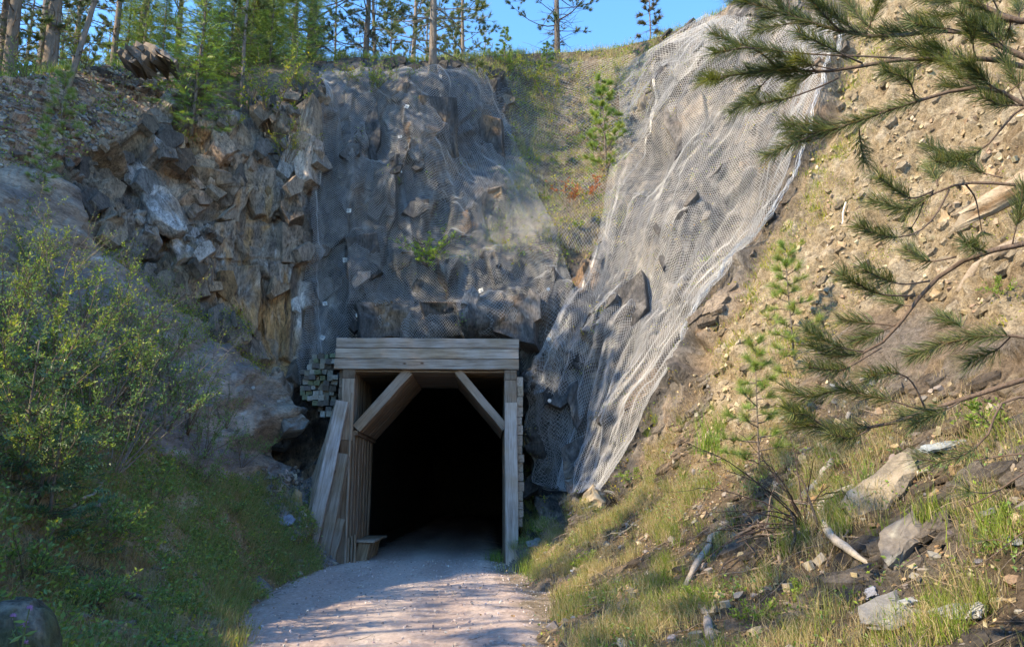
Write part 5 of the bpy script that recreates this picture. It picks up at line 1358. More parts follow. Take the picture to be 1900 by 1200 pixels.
for ol, tl, th_k, lf, tn_ in [
 ([(300, 245), (318, 250), (313, 300), (296, 302)], (.8, -.5, .3), .4, .1, 1.6), ([(320, 262), (343, 256), (339, 300), (326, 312), (313, 302)], (.75, -.6, .2), .4, .15, 1.7),
 ([(345, 245), (372, 248), (370, 290), (352, 293)], (-.2, -.95, .1), .5, .1, .9), ([(375, 250), (391, 246), (384, 300), (368, 288)], (.8, -.5, .2), .4, .2, 1.5),
 ([(395, 240), (421, 238), (440, 280), (417, 291), (398, 270)], (.6, -.6, .5), .5, .15, 1.2), ([(332, 302), (380, 310), (430, 322), (447, 345), (430, 383), (390, 398), (347, 402), (332, 360)], (.35, -.9, -.22), .9, .3, .75),
 ([(215, 302), (285, 286), (300, 330), (330, 372), (350, 428), (330, 426), (290, 402), (255, 346)], (.5, -.75, .42), .4, .12, 1.15), ([(316, 436), (352, 430), (382, 470), (330, 484)], (.5, -.75, .4), .35, .1, 1.2),
 ([(205, 400), (246, 385), (252, 415), (210, 426)], (.6, -.75, -.2), .5, .15, .8), ([(245, 427), (292, 420), (302, 455), (286, 480), (230, 478), (226, 450)], (.5, -.85, -.1), .5, .1, .8),
 ([(447, 347), (472, 345), (443, 413), (412, 404)], (.75, -.6, .1), .5, .15, 1.3), ([(400, 413), (438, 407), (434, 479), (390, 479)], LT, .5, .16, 1.1), ([(441, 404), (520, 413), (521, 483), (437, 480)], (.45, -.88, .05), .5, .10, 1.05),
 ([(524, 411), (562, 420), (559, 488), (524, 486)], (.6, -.78, .05), .4, .13, 1.0), ([(398, 492), (480, 490), (484, 560), (472, 622), (432, 602), (396, 562)], (.5, -.85, .12), .5, .08, 1.05),
 ([(485, 493), (534, 491), (531, 600), (521, 655), (492, 640), (487, 560)], (.45, -.88, .06), .4, .13, 1.0), ([(537, 493), (559, 495), (553, 600), (549, 685), (526, 660), (534, 590)], (.65, -.75, .04), .4, .06, .9),
 ([(546, 197), (578, 170), (582, 230), (576, 330), (552, 342), (541, 262)], (-.3, -.93, .12), .7, .25, 1.35), ([(520, 350), (556, 352), (566, 398), (536, 412), (521, 386)], (.4, -.88, .1), .7, .3, .75),
 ([(455, 302), (514, 310), (520, 400), (476, 399), (452, 350)], (.55, -.8, .2), .5, .12, 1.0), ([(470, 222), (510, 211), (521, 260), (481, 271)], (.4, -.8, .4), .5, .15, .9), ([(150, 342), (205, 330), (216, 385), (171, 396)], (.6, -.7, .35), .5, .12, .9),
 ([(300, 502), (380, 494), (392, 548), (342, 560)], (.5, -.82, .2), .4, .1, 1.0), ([(180, 420), (215, 408), (225, 450), (205, 470)], (.7, -.6, .3), .4, .1, 1.1), ([(370, 205), (415, 196), (430, 228), (385, 236)], (.4, -.75, .5), .4, .12, 1.1)]:
    rock_block(oc_, ol, tl, th_k, lf, tn_)
for ol, tl, th_k, lf, tn_ in [
 ([(598, 200), (628, 190), (636, 300), (628, 420), (604, 430)], (.35, -.92, .1), .6, .05, 1.0), ([(648, 180), (700, 170), (706, 260), (690, 350), (655, 340)], (.1, -.97, .15), .6, .08, .8), ([(706, 190), (764, 176), (772, 290), (762, 410), (716, 400)], (-.15, -.97, .12), .7, .1, 1.2),
 ([(778, 175), (848, 180), (858, 330), (800, 350)], (.2, -.95, .15), .6, .08, .8), ([(862, 205), (930, 220), (936, 310), (870, 330)], (-.15, -.97, .1), .6, .08, 1.0), ([(858, 355), (930, 345), (944, 395), (880, 410)], (.0, -.9, -.4), .7, .2, 1.5),
 ([(640, 440), (700, 430), (712, 520), (650, 530)], (.3, -.9, -.1), .6, .1, 1.2), ([(720, 425), (780, 430), (770, 500), (725, 505)], (-.1, -.95, .2), .5, .08, .8), ([(660, 560), (760, 565), (770, 625), (670, 628)], (.2, -.95, .1), .6, .15, 1.0),
 ([(780, 560), (880, 560), (900, 612), (800, 626)], (.1, -.9, -.35), .7, .2, .8), ([(900, 550), (985, 545), (995, 640), (915, 615)], (-.2, -.9, .2), .7, .15, 1.1)]:
    rock_block(on_, ol, tl, th_k, lf, tn_)
for ol, tl, th_k, lf, tn_ in [
 ([(1165, 265), (1205, 250), (1215, 300), (1180, 345)], (-.9, -.4, .1), .6, .15, .8), ([(1230, 200), (1300, 150), (1310, 230), (1250, 300)], (-.5, -.75, .45), .5, .1, 1.1), ([(1060, 640), (1100, 600), (1110, 700), (1070, 800), (1050, 740)], (-.3, -.93, .2), .6, .15, 1.2),
 ([(1120, 560), (1190, 500), (1200, 570), (1140, 660)], (-.5, -.8, .35), .5, .12, 1.0), ([(1210, 420), (1290, 340), (1300, 420), (1230, 500)], (-.5, -.75, .42), .5, .12, 1.1), ([(1320, 300), (1400, 240), (1395, 320), (1340, 370)], (-.5, -.75, .45), .5, .12, 1.0),
 ([(1180, 700), (1250, 620), (1255, 690), (1200, 770)], (-.5, -.8, .35), .5, .1, 1.0), ([(1040, 830), (1090, 800), (1085, 880), (1050, 890)], (-.2, -.95, .2), .5, .12, .9)]:
    rock_block(orr, ol, tl, th_k, lf, tn_)

# tangle of dead roots under the dead bush
rt = thing('root_tangle', 'dark tangle of dead roots and sticks in the shade left of the crooked bleached root', 'roots', on_ground(1480, 985)[0])
for k in range(64):
    a = random.uniform(-1, 1); px, py = 1480 + a * 110, 985 - a * 45 + random.uniform(-45, 55); p, nn = on_ground(px, py); d = unit(rng.normal(0, 1, 3) * [1, .6, .6] + [-.6, 0, -.3]); d = unit(d - nn * (d @ nn) + nn * .15)
    g = Geo(); r0 = random.uniform(.006, .022); Q = curve(p + nn * (r0 + .03), d, random.uniform(.3, .9), 8, (0, 0, -.15), .16); g.tube(Q - np.array(rt.location), np.linspace(r0, r0 * .3, 9), np.array((.13, .10, .08)) * random.uniform(.4, 1.7), 6); g.build('root', M['dry'], rt, True)
# broken rock lying on and standing out of the faces
g = Geo()
def shards(key, n, s0, s1, flat, seed, bed):
    w = Z[key].reshape(P.shape[:2])[:-1, :-1].ravel() * np.linalg.norm(np.cross((P[1:, :-1] - P[:-1, :-1]).reshape(-1, 3), (P[:-1, 1:] - P[:-1, :-1]).reshape(-1, 3)), axis=1) * (PX[:-1, :-1].ravel() > -100) * (PY[:-1, :-1].ravel() < (1000 if key != 'low' else 1300)); qx_, qy_ = PX[:-1, :-1].ravel(), PY[:-1, :-1].ravel(); w = w * ~((qx_ > 626) & (qx_ < 975) & (qy_ > 640)) * (1 - .75 * Z['brown'].reshape(P.shape[:2])[:-1, :-1].ravel()); w = w * (fbm(P[:-1, :-1].reshape(-1, 3) * .8, 3, 630) + .2 > 0); w /= w.sum()
    i = rng.choice(len(w), n, p=w); p = P[:-1, :-1].reshape(-1, 3)[i]; nn = BN[:-1, :-1].reshape(-1, 3)[i]; c = CL[:-1, :-1].reshape(-1, 3)[i]
    sz = s0 + (s1 - s0) * rng.uniform(0, 1, n) ** 2.2
    for v in range(6):
        r = np.random.default_rng(seed + v); an = np.arange(5) / 5 * 6.28 + r.uniform(-.4, .4, 5); a = np.stack([np.cos(an), np.sin(an) * .55, np.full(5, flat)], 1); b2 = a * [1.05, 1.05, -1]; a[:, 2] *= r.uniform(.5, 1.2, 5)
        V = np.concatenate([a, b2]); T = []
        for k in range(5): j = (k + 1) % 5; T += [[k, 5 + k, 5 + j], [k, 5 + j, j]]
        T += [[0, k + 1, k + 2] for k in range(3)]
        s = slice(v, None, 6); m_ = len(p[s]); d = unit(nn[s] * .5 + np.array(bed) + rng.normal(0, .15, (m_, 3)))
        R = rot_to(d, rng.normal(.9, .35, m_)) * sz[s].reshape(-1, 1, 1); g.inst(V, np.array(T), R, p[s] + nn[s] * (sz[s] * .08)[:, None], np.clip(c[s] * rng.uniform(.5, 1.25, (m_, 1)), .02, .7))
shards('cliff', 420, .08, .62, .17, 800, (.75, -.4, .3)); shards('net', 420, .08, .55, .22, 810, (.1, -1.2, .1)); shards('rightrock', 420, .06, .40, .22, 820, (-.6, -.5, .5)); shards('low', 1100, .03, .26, .14, 850, (-.5, -.3, .9)); shards('tan', 1000, .02, .16, .35, 860, (-.6, -.5, .5)); shards('dirt', 700, .05, .25, .4, 830, (.3, -.3, .7))
g.build('rock_shards', M['rock'], kind='stuff')

# slate outcrop on the left crest, leaning beds
oc = thing('rock_outcrop', 'pile of dark tilted slate beds on the crest left of the bright spruce', 'outcrop', hilltop(272, .3))
for k in range(13):
    px = 236 + k * 6.6; g = Geo(); L = random.uniform(.45, .85); t = random.uniform(.12, .22); w = random.uniform(.6, .9)
    x = np.linspace(-.5, .5, 5) * L; V = []
    for xx in x:
        for yy, zz in ((-w / 2, 0), (w / 2, 0), (w / 2, t), (-w / 2, t)): V.append([xx + random.uniform(-.03, .03), yy + random.uniform(-.08, .08), zz * (1 - abs(xx) / L * .5) + random.uniform(-.012, .012)])
    Q = [[i * 4 + j, i * 4 + (j + 1) % 4, i * 4 + 4 + (j + 1) % 4, i * 4 + 4 + j] for i in range(4) for j in range(4)] + [[0, 3, 2, 1], [16, 17, 18, 19]]
    g.add(V, Q, np.array((.13, .105, .09)) * random.uniform(.5, 1.5))
    o = g.build('slate_bed', M['stone'], oc); p = at(px + random.uniform(-4, 4), 132 - 14 * math.sin((k + 1) / 14 * math.pi) - random.uniform(0, 8), 20.6 + random.uniform(-.2, .3))
    o.location = Vector(p.tolist()) - oc.location; o.rotation_euler = (random.uniform(-.2, .2), math.radians(random.uniform(32, 48)), random.uniform(-.3, .3))

def log_piece(name, label, pts, r, col, cat='log', lift=.5, sides=9, hollow=False, wob=.03, n=16):
    q_ = np.array([on_ground(a, b_)[0] + on_ground(a, b_)[1] * (rr_ * lift) for (a, b_), rr_ in zip(pts, r)])
    q_ = smooth(q_, n); rr2 = np.interp(np.linspace(0, 1, n), np.linspace(0, 1, len(r)), r)
    q_ = q_ + np.stack([vnoise(np.stack([np.arange(n) * .5, np.full(n, 3.3 * k), np.zeros(n)], 1), 500 + k) for k in range(3)], 1) * wob
    g = Geo(); o0 = q_[0].copy(); g.tube(q_ - o0, rr2, np.array(col), sides)
    V = g.V[0]; V += fbm(V * 7, 2, 510)[:, None] * .012
    o = g.build(name, M['dry'], None, True, label=label, category=cat); o.location = o0.tolist(); return o
# fallen log at the right edge
lp0 = at(1812, 392, 8.0); lp1 = at(1965, 312, 7.4)
g = Geo(); n = 22; t_ = np.linspace(0, 1, n); Qp = lp0 + (lp1 - lp0) * t_[:, None]; g.tube(Qp - lp0, np.interp(t_, [0, .05, .15, 1], [.085, .11, .125, .14]), (.3, .24, .17), 20)
V = g.V[0]; ang = np.tile(np.arange(20) / 20 * 6.283, n); gr = np.repeat(t_, 20)
nz_ = fbm(np.stack([np.cos(ang) * 1.6, np.sin(ang) * 1.6, gr * 2.2], 1), 4, 520); ax = unit(lp1 - lp0)
ctr = np.repeat(Qp - lp0, 20, 0); V[:] = ctr + (V - ctr) * (1 + nz_[:, None] * .35); V -= ax * (np.maximum(nz_ + .1, 0) * (gr < .03) * .7)[:, None]
g.C[0] = lerp3(np.tile(c3(.33, .27, .20), (len(V), 1)), c3(.17, .11, .065), sst(-.1, .3, -nz_ + vnoise(np.stack([np.cos(ang) * 5, np.sin(ang) * 5, gr], 1), 522) * .5))
o = g.build('fallen_log', M['dry'], None, False, label='thick weathered fallen log with a splintered end at the right edge', category='log'); o.location = lp0.tolist()
log_piece('fallen_log', 'grey half buried trunk under the boughs at the right edge', [(1780, 545), (1820, 505), (1880, 470), (1960, 440)], [.05, .09, .10, .10], (.26, .21, .16), lift=-.1)
log_piece('driftwood', 'crooked bleached root curling beside the dead bush', [(1585, 905), (1545, 930), (1528, 965), (1545, 1000), (1575, 1025), (1612, 1042)], [.035, .05, .045, .05, .045, .02], (.36, .32, .27), 'dead wood', 1.4)
log_piece('driftwood', 'straight grey dead branch above the dead bush', [(1560, 868), (1520, 900), (1478, 938)], [.045, .05, .03], (.30, .28, .25), 'dead wood', 1.2)
log_piece('driftwood', 'short brown broken branch beside the crooked root', [(1540, 905), (1525, 930), (1518, 948)], [.04, .045, .04], (.25, .16, .09), 'dead wood', 1.6)
log_piece('driftwood', 'long pale stick lying up to the long leaning slab', [(1650, 900), (1690, 885), (1722, 868)], [.025, .03, .02], (.38, .34, .28), 'dead wood', 1.3)
log_piece('driftwood', 'weathered root snaking down the shaded right bank', [(1350, 1000), (1330, 1030), (1300, 1075), (1268, 1095)], [.03, .04, .045, .03], (.30, .26, .22), 'dead wood', 1.2)
log_piece('driftwood', 'forked dead root near the bottom of the right bank', [(1262, 1092), (1290, 1115), (1312, 1140), (1322, 1185)], [.03, .04, .045, .05], (.27, .24, .22), 'dead wood', 1.2)
log_piece('driftwood', 'thin dead branch standing out of the tan bank', [(1575, 380), (1560, 420), (1532, 462)], [.02, .018, .01], (.5, .45, .4), 'dead wood', 2.2)
log_piece('driftwood', 'dead stick on the verge above the path', [(1120, 1000), (1170, 985), (1205, 960)], [.012, .018, .01], (.28, .25, .2), 'dead wood', 2.0)
log_piece('driftwood', 'bare root hanging from the left dirt bank', [(0, 200), (35, 203), (62, 210)], [.04, .035, .015], (.17, .12, .09), 'dead wood', 2.0)
log_piece('driftwood', 'pale dead branch lying in the left undergrowth', [(112, 960), (160, 930), (210, 880)], [.02, .022, .012], (.34, .30, .25), 'dead wood', 4.0)
log_piece('driftwood', 'short dark stick low on the left bank', [(240, 1100), (262, 1112), (278, 1135)], [.03, .035, .02], (.12, .10, .08), 'dead wood', 1.5)

# dead bush with fanned bare stems
b0, bn = on_ground(1500, 985); db = thing('dead_bush', 'dead bush fanning bare dark stems out from the right bank', 'dead bush', b0)
for k, (ex, ey, br_) in enumerate([(1262, 815, 1), (1285, 905, 1), (1250, 1012, 1), (1262, 960, 0), (1300, 1040, 0), (1365, 800, 1), (1410, 850, 1), (1512, 845, 0), (1468, 815, 0), (1330, 1020, 0), (1340, 870, 1), (1440, 900, 0), (1385, 960, 1), (1545, 900, 0)]):
    Yb = float(b0[1]); e = at(ex, ey, Yb + random.uniform(-.9, .1) - .1); s = np.array([0, 0, 0.0]); e = e - b0
    t = np.linspace(0, 1, 9)[:, None]; Q = s + (e - s) * t + np.array([0, 0, .12]) * np.sin(t * math.pi) + rng.normal(0, .008, (9, 3))
    g = Geo(); g.tube(Q, np.linspace(.010, .0025, 9), (.085, .06, .055), 5)
    for j in range(2 + 3 * br_):
        p, d = along(Q, rng.uniform(.4, .95)); g.tube(curve(p, d + rng.normal(0, .35, 3), rng.uniform(.15, .4), 4, (0, 0, .1), .08), [.004, .0035, .003, .002, .0015], (.085, .06, .055), 3)
    g.build('stem', M['bark'], db, True)

# ------------------------------------------------------------------ ground cover nobody could count
cellP = P[:-1, :-1].reshape(-1, 3); e1 = (P[1:, :-1] - P[:-1, :-1]).reshape(-1, 3); e2 = (P[:-1, 1:] - P[:-1, :-1]).reshape(-1, 3)
cellA = np.linalg.norm(np.cross(e1, e2), axis=1); cN = PN[:-1, :-1].reshape(-1, 3); cb = BN[:-1, :-1].reshape(-1, 3)
cx_, cy_ = PX[:-1, :-1].ravel(), PY[:-1, :-1].ravel()
Zc = {k: v.reshape(P.shape[:2])[:-1, :-1].ravel() for k, v in Z.items()}
cnz = fbm(cellP * .9, 3, 600); cnf = fbm(cellP * 2.7, 3, 601)
infr = (cx_ > -150) & (cx_ < 2050) & (cellP[:, 2] > 0.0)
def pick(dens, n):
    w = np.clip(dens, 0, None) * cellA * infr * (cellP[:, 2] > .02); w /= w.sum()
    i = rng.choice(len(w), n, p=w); return cellP[i] + e1[i] * rng.uniform(0, 1, (n, 1)) + e2[i] * rng.uniform(0, 1, (n, 1)), cb[i], i
def blades(G, pos, nrm, L, w, cols, flop=.5, down=0.0):
    n = len(pos); L = L * rng.uniform(.5, 1.25, n)[:, None]
    d = unit(np.array([0, 0, 1.0]) + nrm * .35 + rng.normal(0, .28, (n, 3))); h = unit(rng.normal(0, 1, (n, 3)) * [1, 1, .1] + nrm * .5)
    d2 = unit(d + h * flop * rng.uniform(.3, 2.0, (n, 1)) - np.array([0, 0, down])); s = unit(np.cross(d, rng.normal(0, 1, (n, 3)))) * w
    V = np.stack([pos - s, pos + s, pos + d * L * .5 - s * .8, pos + d * L * .5 + s * .8, pos + d * L * .5 + d2 * L * .55], 1).reshape(-1, 3)
    b = np.arange(n)[:, None] * 5
    G.add(V, np.concatenate([b + [0, 1, 3], b + [0, 3, 2], b + [2, 3, 4]]), np.repeat(mixcol(n, *cols), 5, 0))
def tufts(G, pos, nrm, per, rad, L, w, cols, **k):
    p = np.repeat(pos, per, 0) + rng.normal(0, rad, (len(pos) * per, 3)) * [1, 1, .3]; sc = np.repeat(rng.uniform(.5, 1.3, len(pos)), per)
    blades(G, p, np.repeat(nrm, per, 0), L * sc[:, None] if False else L, w, cols, **k)
GG = ([.14, .19, .06], [.22, .26, .08], [.30, .31, .12], [.40, .35, .19], [.30, .21, .12]), (3, 3, 2, 2, 1)
GL_ = ([.16, .24, .04], [.22, .30, .05], [.12, .17, .03]), (3, 3, 2)
STR = ([.42, .34, .20], [.50, .42, .27], [.33, .25, .14], [.20, .22, .08]), (3, 3, 3, 1)
BRN = ([.32, .20, .11], [.42, .29, .16], [.22, .15, .09], [.50, .40, .25]), (3, 3, 2, 1)
g = Geo()
verge = sst(.9, .2, np.abs(cellP[:, 0] - 1.3) / 2.2) * (cx_ > 930)
p, nn, _ = pick(Zc['leftveg'] * (.25 + sst(330, 460, cx_)) * sst(-.3, .2, cnz) , 1500); tufts(g, p, nn, 22, .07, .20, .0028, GG)
p, nn, _ = pick((cx_ > 960) * (1 - Zc['rightrock']) * (1 - Zc['tan']) * sst(1400, 1080, cx_) * sst(820, 950, cy_) * sst(-.2, .2, cnz), 480); tufts(g, p, nn, 26, .07, .26, .0030, GL_ if False else GG)
p, nn, _ = pick((cx_ > 1200) * sst(720, 900, cy_) * sst(.0, .35, cnf), 260); tufts(g, p, nn, 26, .05, .28, .0028, GL_)
p, nn, _ = pick(Zc['bowl'] * (cy_ < 520) * sst(-.1, .3, cnz), 380); tufts(g, p, nn, 14, .12, .35, .006, (GG[0] + STR[0], (2, 3, 3, 1, 1, 2, 1, 1, 1)))
p, nn, _ = pick((Zc['tan'] * sst(60, 10, np.abs(sdist(cx_, cy_, [(1590, -60), (1565, 200), (1480, 360), (1400, 500), (1320, 680), (3000, 680), (3000, -60)]) - 25)) * sst(-.2, .2, cnf)), 500); tufts(g, p, nn, 18, .09, .13, .0045, YELLO)
g.build('green_grass', M['grass'], kind='stuff')
g = Geo()
p, nn, _ = pick((cx_ > 1000) * (1 - Zc['rightrock']) * (1 - Zc['tan']) * sst(700, 860, cy_) * sst(-.1, .35, cnf + cnz), 2300); tufts(g, p, nn, 20, .09, .24, .0022, STR, flop=1.4, down=.5)
p, nn, _ = pick(Zc['leftveg'] * sst(-.2, .3, -cnz) * sst(600, 900, cy_), 1300); tufts(g, p, nn, 18, .09, .2, .0022, BRN, flop=1.6, down=.6)
p, nn, _ = pick(Zc['bowl'] * (cy_ < 520), 500); tufts(g, p, nn, 12, .12, .3, .005, STR, flop=1.4, down=.4)
p, nn, _ = pick(Zc['tan'] * sst(.1, .4, cnz) * .5, 260); tufts(g, p, nn, 14, .08, .16, .0025, STR, flop=1.4, down=.4)
g.build('dry_grass', M['grass'], kind='stuff')
# crest grass
g = Geo(); pp = []; 
for k in range(2600):
    px = random.uniform(-60, 1420); pp.append(hilltop(px, random.uniform(0, 1.6)) if not 590 < px < 980 or random.random() < .4 else hilltop(px, 0))
pp = np.array(pp); tufts(g, pp, np.tile([0, 0, 1.], (len(pp), 1)), 9, .10, .28, .006, (GL_[0] + STR[0][:2], (3, 3, 2, 1, 1)))
g.build('crest_grass', M['grass'], kind='stuff')
# low weeds
g = Geo(); tv, tt = leafpiece(1.0, .55)
def weeds(dens, n, per, rad, size, cols, h=.06):
    p, nn, _ = pick(dens, n); q_ = np.repeat(p, per, 0) + rng.normal(0, rad, (n * per, 3)) * [1, 1, .6] + np.array([0, 0, h]) * rng.uniform(0, 1.6, (n * per, 1))
    d = unit(rng.normal(0, 1, (n * per, 3)) * [1, 1, .4] + np.repeat(nn, per, 0) * .4 + [0, 0, .3]); scatter_piece(g, tv, tt, q_, d, size * rng.uniform(.5, 1.3, n * per), mixcol(n * per, *cols, jit=.22))
weeds(Zc['leftveg'] * sst(-.2, .2, cnf), 3600, 14, .09, .058, (MINT[0] + GREEN[0], MINT[1] + GREEN[1]))
weeds(Zc['slab'] * sst(.30, .5, cnf) * sst(420, 200, cx_) , 260, 12, .07, .04, GREEN)
weeds((cx_ > 960) * (1 - Zc['rightrock']) * (1 - Zc['tan']) * sst(760, 920, cy_) * sst(-.1, .3, cnz), 1100, 13, .08, .045, (BRIGHT[0] + MINT[0], BRIGHT[1] + MINT[1]))
weeds(Zc['rightrock'] * sst(.12, .4, cnf), 650, 12, .10, .06, (YELLO[0] + BRN[0], (2, 2, 3, 1, 2, 2, 1, 1)))
weeds(Zc['bowl'] * (cy_ < 540) * sst(-.2, .3, cnf), 900, 14, .14, .09, (YELLO[0] + GREEN[0], (2, 2, 2, 1, 3, 3, 2, 1, 1)))
weeds(Zc['dirt'] * sst(.1, .4, cnf), 220, 12, .12, .07, GREEN)
weeds(Zc['net'] * sst(.38, .5, cnf) * (cy_ < 620), 90, 12, .12, .07, GREEN)
weeds(np.exp(-(ldist(cx_, cy_, [(200, 470), (300, 560), (420, 625), (480, 682)]) / 14) ** 2), 300, 13, .09, .05, YELLO, .1)
weeds(Zc['tan'] * sst(.0, .3, cnz) , 900, 10, .09, .035, YELLO)
g.build('ground_weeds', M['leaf'], kind='stuff')
g = Geo(); tv, tt = leafpiece(1.0, .6)
def litter(dens, n, size, cols):
    p, nn, _ = pick(dens, n); scatter_piece(g, tv, tt, p + nn * .012, unit(rng.normal(0, 1, (n, 3)) - nn * .2), size * rng.uniform(.5, 1.3, n), mixcol(n, *cols, jit=.3))
litter(Zc['leftveg'] , 12000, .05, BRN); litter((cx_ > 960) * (1 - Zc['rightrock']) * (cy_ > 760), 9000, .05, (BRN[0] + STR[0][:2], BRN[1] + (2, 2))); litter(Zc['scree'], 900, .05, BRN); litter(Zc['dirt'] + Zc['slab'] * .15, 2500, .06, BRN)
n = 700; x = rng.uniform(-4.2, 1.2, n); y = rng.uniform(5, 20, n); ed = np.array([pedge(v) for v in y]); wgt = np.minimum(x - ed[:, 0], ed[:, 1] - x) < rng.exponential(.35, n); x, y = x[wgt], y[wgt]
scatter_piece(g, tv, tt, np.stack([x, y, np.full(len(x), .09)], 1), unit(rng.normal(0, 1, (len(x), 3)) * [1, 1, .15]), .05 * rng.uniform(.5, 1.2, len(x)), mixcol(len(x), *BRN))
g.build('leaf_litter', M['leaf'], kind='stuff')
# stones
def chip(seed, flat):
    r = np.random.default_rng(seed); an = np.sort(r.uniform(0, 6.28, 6)) ; an = np.arange(6) / 6 * 6.28 + r.uniform(-.35, .35, 6)
    a = np.stack([np.cos(an), np.sin(an) * .7, np.full(6, flat)], 1) * r.uniform(.7, 1.1, (6, 1)); b2 = a * r.uniform(.7, 1.05, (6, 1)); a[:, 2] = flat * r.uniform(.5, 1.1, 6); b2[:, 2] = -flat
    V = np.concatenate([a, b2]); T = []
    for i in range(6): j = (i + 1) % 6; T += [[i, 6 + i, 6 + j], [i, 6 + j, j]]
    T += [[0, i + 1, i + 2] for i in range(4)] + [[6, 6 + i + 2, 6 + i + 1] for i in range(4)]
    return V, np.array(T)
g = Geo()
def stones(dens, n, s0, s1, flat, cols, pw=2.5, sink=.2, pos=None):
    if pos is None: p, nn, _ = pick(dens, n)
    else: p, nn = pos, np.tile([0, 0, 1.], (len(pos), 1))
    sz = s0 + (s1 - s0) * rng.uniform(0, 1, len(p)) ** pw
    for v in range(5):
        tv_, tt_ = chip(700 + v, flat * (.7 + .2 * v)); s = slice(v, None, 5); m_ = len(p[s])
        if m_: scatter_piece(g, tv_, tt_, p[s] + nn[s] * (sz[s] * flat * (1 - sink))[:, None], unit(nn[s] + rng.normal(0, .35, (m_, 3))), sz[s], mixcol(m_, *cols, jit=.2))
GREY = ([.14, .13, .125], [.19, .17, .15], [.25, .22, .185], [.13, .14, .155]), (3, 3, 1.5, 2)
TANC = ([.30, .23, .145], [.22, .16, .10], [.37, .30, .20]), (3, 3, 1.5)
stones(Zc['scree'] + .6 * np.exp(-(ldist(cx_, cy_, [(600, 1050), (560, 1090), (520, 1120), (470, 1160)]) / 25) ** 2), 2600, .03, .13, .22, GREY)
stones(Zc['dirt'], 2200, .02, .10, .5, (TANC[0] + GREY[0], (2, 2, 1, 1, 2, 2, 1)))
stones(Zc['tan'] * sst(-.25, .25, cnf), 4200, .010, .085, .6, TANC, 5, .45)
stones((cx_ > 1000) * (1 - Zc['rightrock']) * (1 - Zc['tan']) * (cy_ > 700), 2600, .012, .09, .35, (GREY[0] + TANC[0], (2, 2, 2, 1, 2, 2, 1)), 3)
stones(Zc['leftveg'] * (.3 + sst(900, 1150, cy_)), 450, .012, .07, .4, (([.13, .11, .09], [.18, .15, .12]), (1, 1)), 3)
x = rng.uniform(-4.6, 1.4, 9000); y = rng.uniform(4.5, 21, 9000); ed = np.array([pedge(v) for v in y]); e_ = np.minimum(x - ed[:, 0], ed[:, 1] - x)
k_ = (e_ > -.5) & (rng.uniform(0, 1, len(x)) < np.where(e_ < .25, 1, .35)); x, y, e_ = x[k_], y[k_], e_[k_]
stones(None, 0, .004, .024, .6, (([.40, .35, .33], [.5, .45, .43], [.25, .22, .21]), (3, 2, 2)), 2.0, .3, np.stack([x, y, np.where(e_ > 0, -.02 + .11 * np.clip(e_, 0, .5) ** .7, .0)], 1))
g.build('loose_stones', M['stone'], kind='stuff')
# fallen twigs and thin roots
g = Geo()
for dens, n, Lm, c in ((Zc['leftveg'], 330, .4, (.20, .16, .12)), ((cx_ > 1000) * (1 - Zc['rightrock']) * (1 - Zc['tan']) * (cy_ > 720), 1300, .45, (.22, .17, .13)), (Zc['dirt'] + .3 * Zc['tan'], 160, .35, (.22, .17, .13))):
    p, nn, _ = pick(dens, n)
    for a, b_ in zip(p, nn):
        d = unit(rng.normal(0, 1, 3) * [1, 1, .5]); d = unit(d - b_ * (d @ b_) + b_ * .12); g.tube(curve(a + b_ * .02, d, Lm * rng.uniform(.3, 1.3), 4, (0, 0, -.1), .12), [.005, .005, .004, .003, .0015], np.array(c) * rng.uniform(.5, 1.3), 3)
for k in range(26):
    y = rng.uniform(8.5, 17); a, b_ = pedge(y); x = a + rng.uniform(0, .5) if k % 2 else rng.uniform(a, b_)
    g.tube(curve((x, y, .075), (rng.normal(), rng.normal(), 0), rng.uniform(.08, .3), 3, (0, 0, 0), .12), [.004, .004, .003, .002], (.12, .10, .07), 3)
g.build('fallen_twigs', M['bark'], kind='stuff')
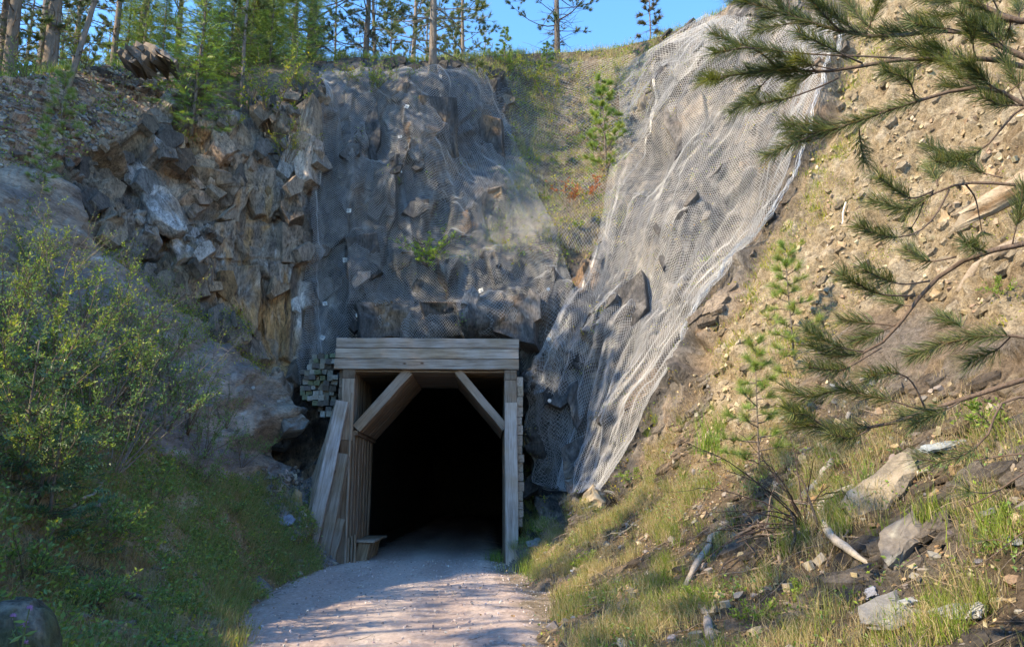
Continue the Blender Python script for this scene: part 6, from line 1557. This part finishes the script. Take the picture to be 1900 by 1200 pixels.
# tall grass tuft and thistle
def grass_clump(lab, px, py, n, L, cols, w=.0035, rad=.05):
    p0, nn = on_ground(px, py); g = Geo(); q_ = rng.normal(0, rad, (n, 3)) * [1, 1, .2]; blades(g, q_, np.tile([0, 0, 1.], (n, 1)) + rng.normal(0, .1, (n, 3)), L, w, cols, flop=.35)
    o = g.build('grass_clump', M['grass'], label=lab, category='grass clump'); o.location = p0.tolist(); return o
grass_clump('tall upright yellow green grass tuft on the right bank below the netting', 1325, 845, 90, .75, BRIGHT, .006, .14)
grass_clump('bright grass tuft growing over the path at the foot of the right post', 922, 1040, 160, .30, BRIGHT, .004, .14)
grass_clump('lush grass clump just right of the right post', 985, 1056, 220, .28, BRIGHT, .004, .26)
grass_clump('green grass clump in front of the long leaning slab', 1605, 900, 60, .36, BRIGHT)
grass_clump('sunlit grass clump above the tilted flat rock', 1735, 985, 120, .34, GL_, .003, .1)
grass_clump('large sunlit grass clump near the right edge', 1850, 1010, 160, .42, GL_, .003, .12)
grass_clump('green grass clump at the lower right corner of the bank', 1800, 1130, 90, .3, GG, .003, .1)
grass_clump('yellow grass clump beside the path near the bottom', 1060, 1140, 160, .34, GL_, .003, .12)
grass_clump('grass clump left of the broad flagstone', 1545, 1140, 110, .3, GG, .003, .12)
th_ = thing('thistle', 'thin purple flowered thistle in front of the lichen covered boulder', 'thistle', at(42, 1215, 4.35))
g = Geo(); g2 = Geo(); g3 = Geo()
for k, (dx, h) in enumerate(((0, .34), (.05, .26), (-.04, .30), (.03, .16))):
    Q = curve((0, 0, -.1), (dx * 2, rng.normal(0, .1), 1), h, 5, (0, 0, 0), .05); g.tube(Q, [.003] * 6, (.12, .16, .06), 4)
    e = Q[-1]; n = 40; d = unit(rng.normal(0, 1, (n, 3)) + [0, 0, 1.2]); tv, tt = leafpiece(1., .2); scatter_piece(g3, tv, tt, np.tile(e, (n, 1)), d, np.full(n, .02), mixcol(n, ([.42, .22, .55], [.5, .3, .62]), (1, 1)))
    n = 9; tv, tt = leafpiece(1., .25); scatter_piece(g2, tv, tt, Q[rng.integers(1, 5, n)], unit(rng.normal(0, 1, (n, 3)) * [1, 1, .4]), rng.uniform(.04, .09, n), mixcol(n, *MINT))
g.build('stem', M['bark'], th_, True); g2.build('leaves', M['leaf'], th_); g3.build('flower_heads', M['leaf'], th_, kind='stuff')
tot = sum(len(o.data.polygons) * (2 if len(o.data.polygons) and o.data.polygons[0].loop_total == 4 else 1) for o in scene.objects if o.type == 'MESH' and o.data.users <= 1)
print('TRIS about', tot, 'objects', len(scene.objects))
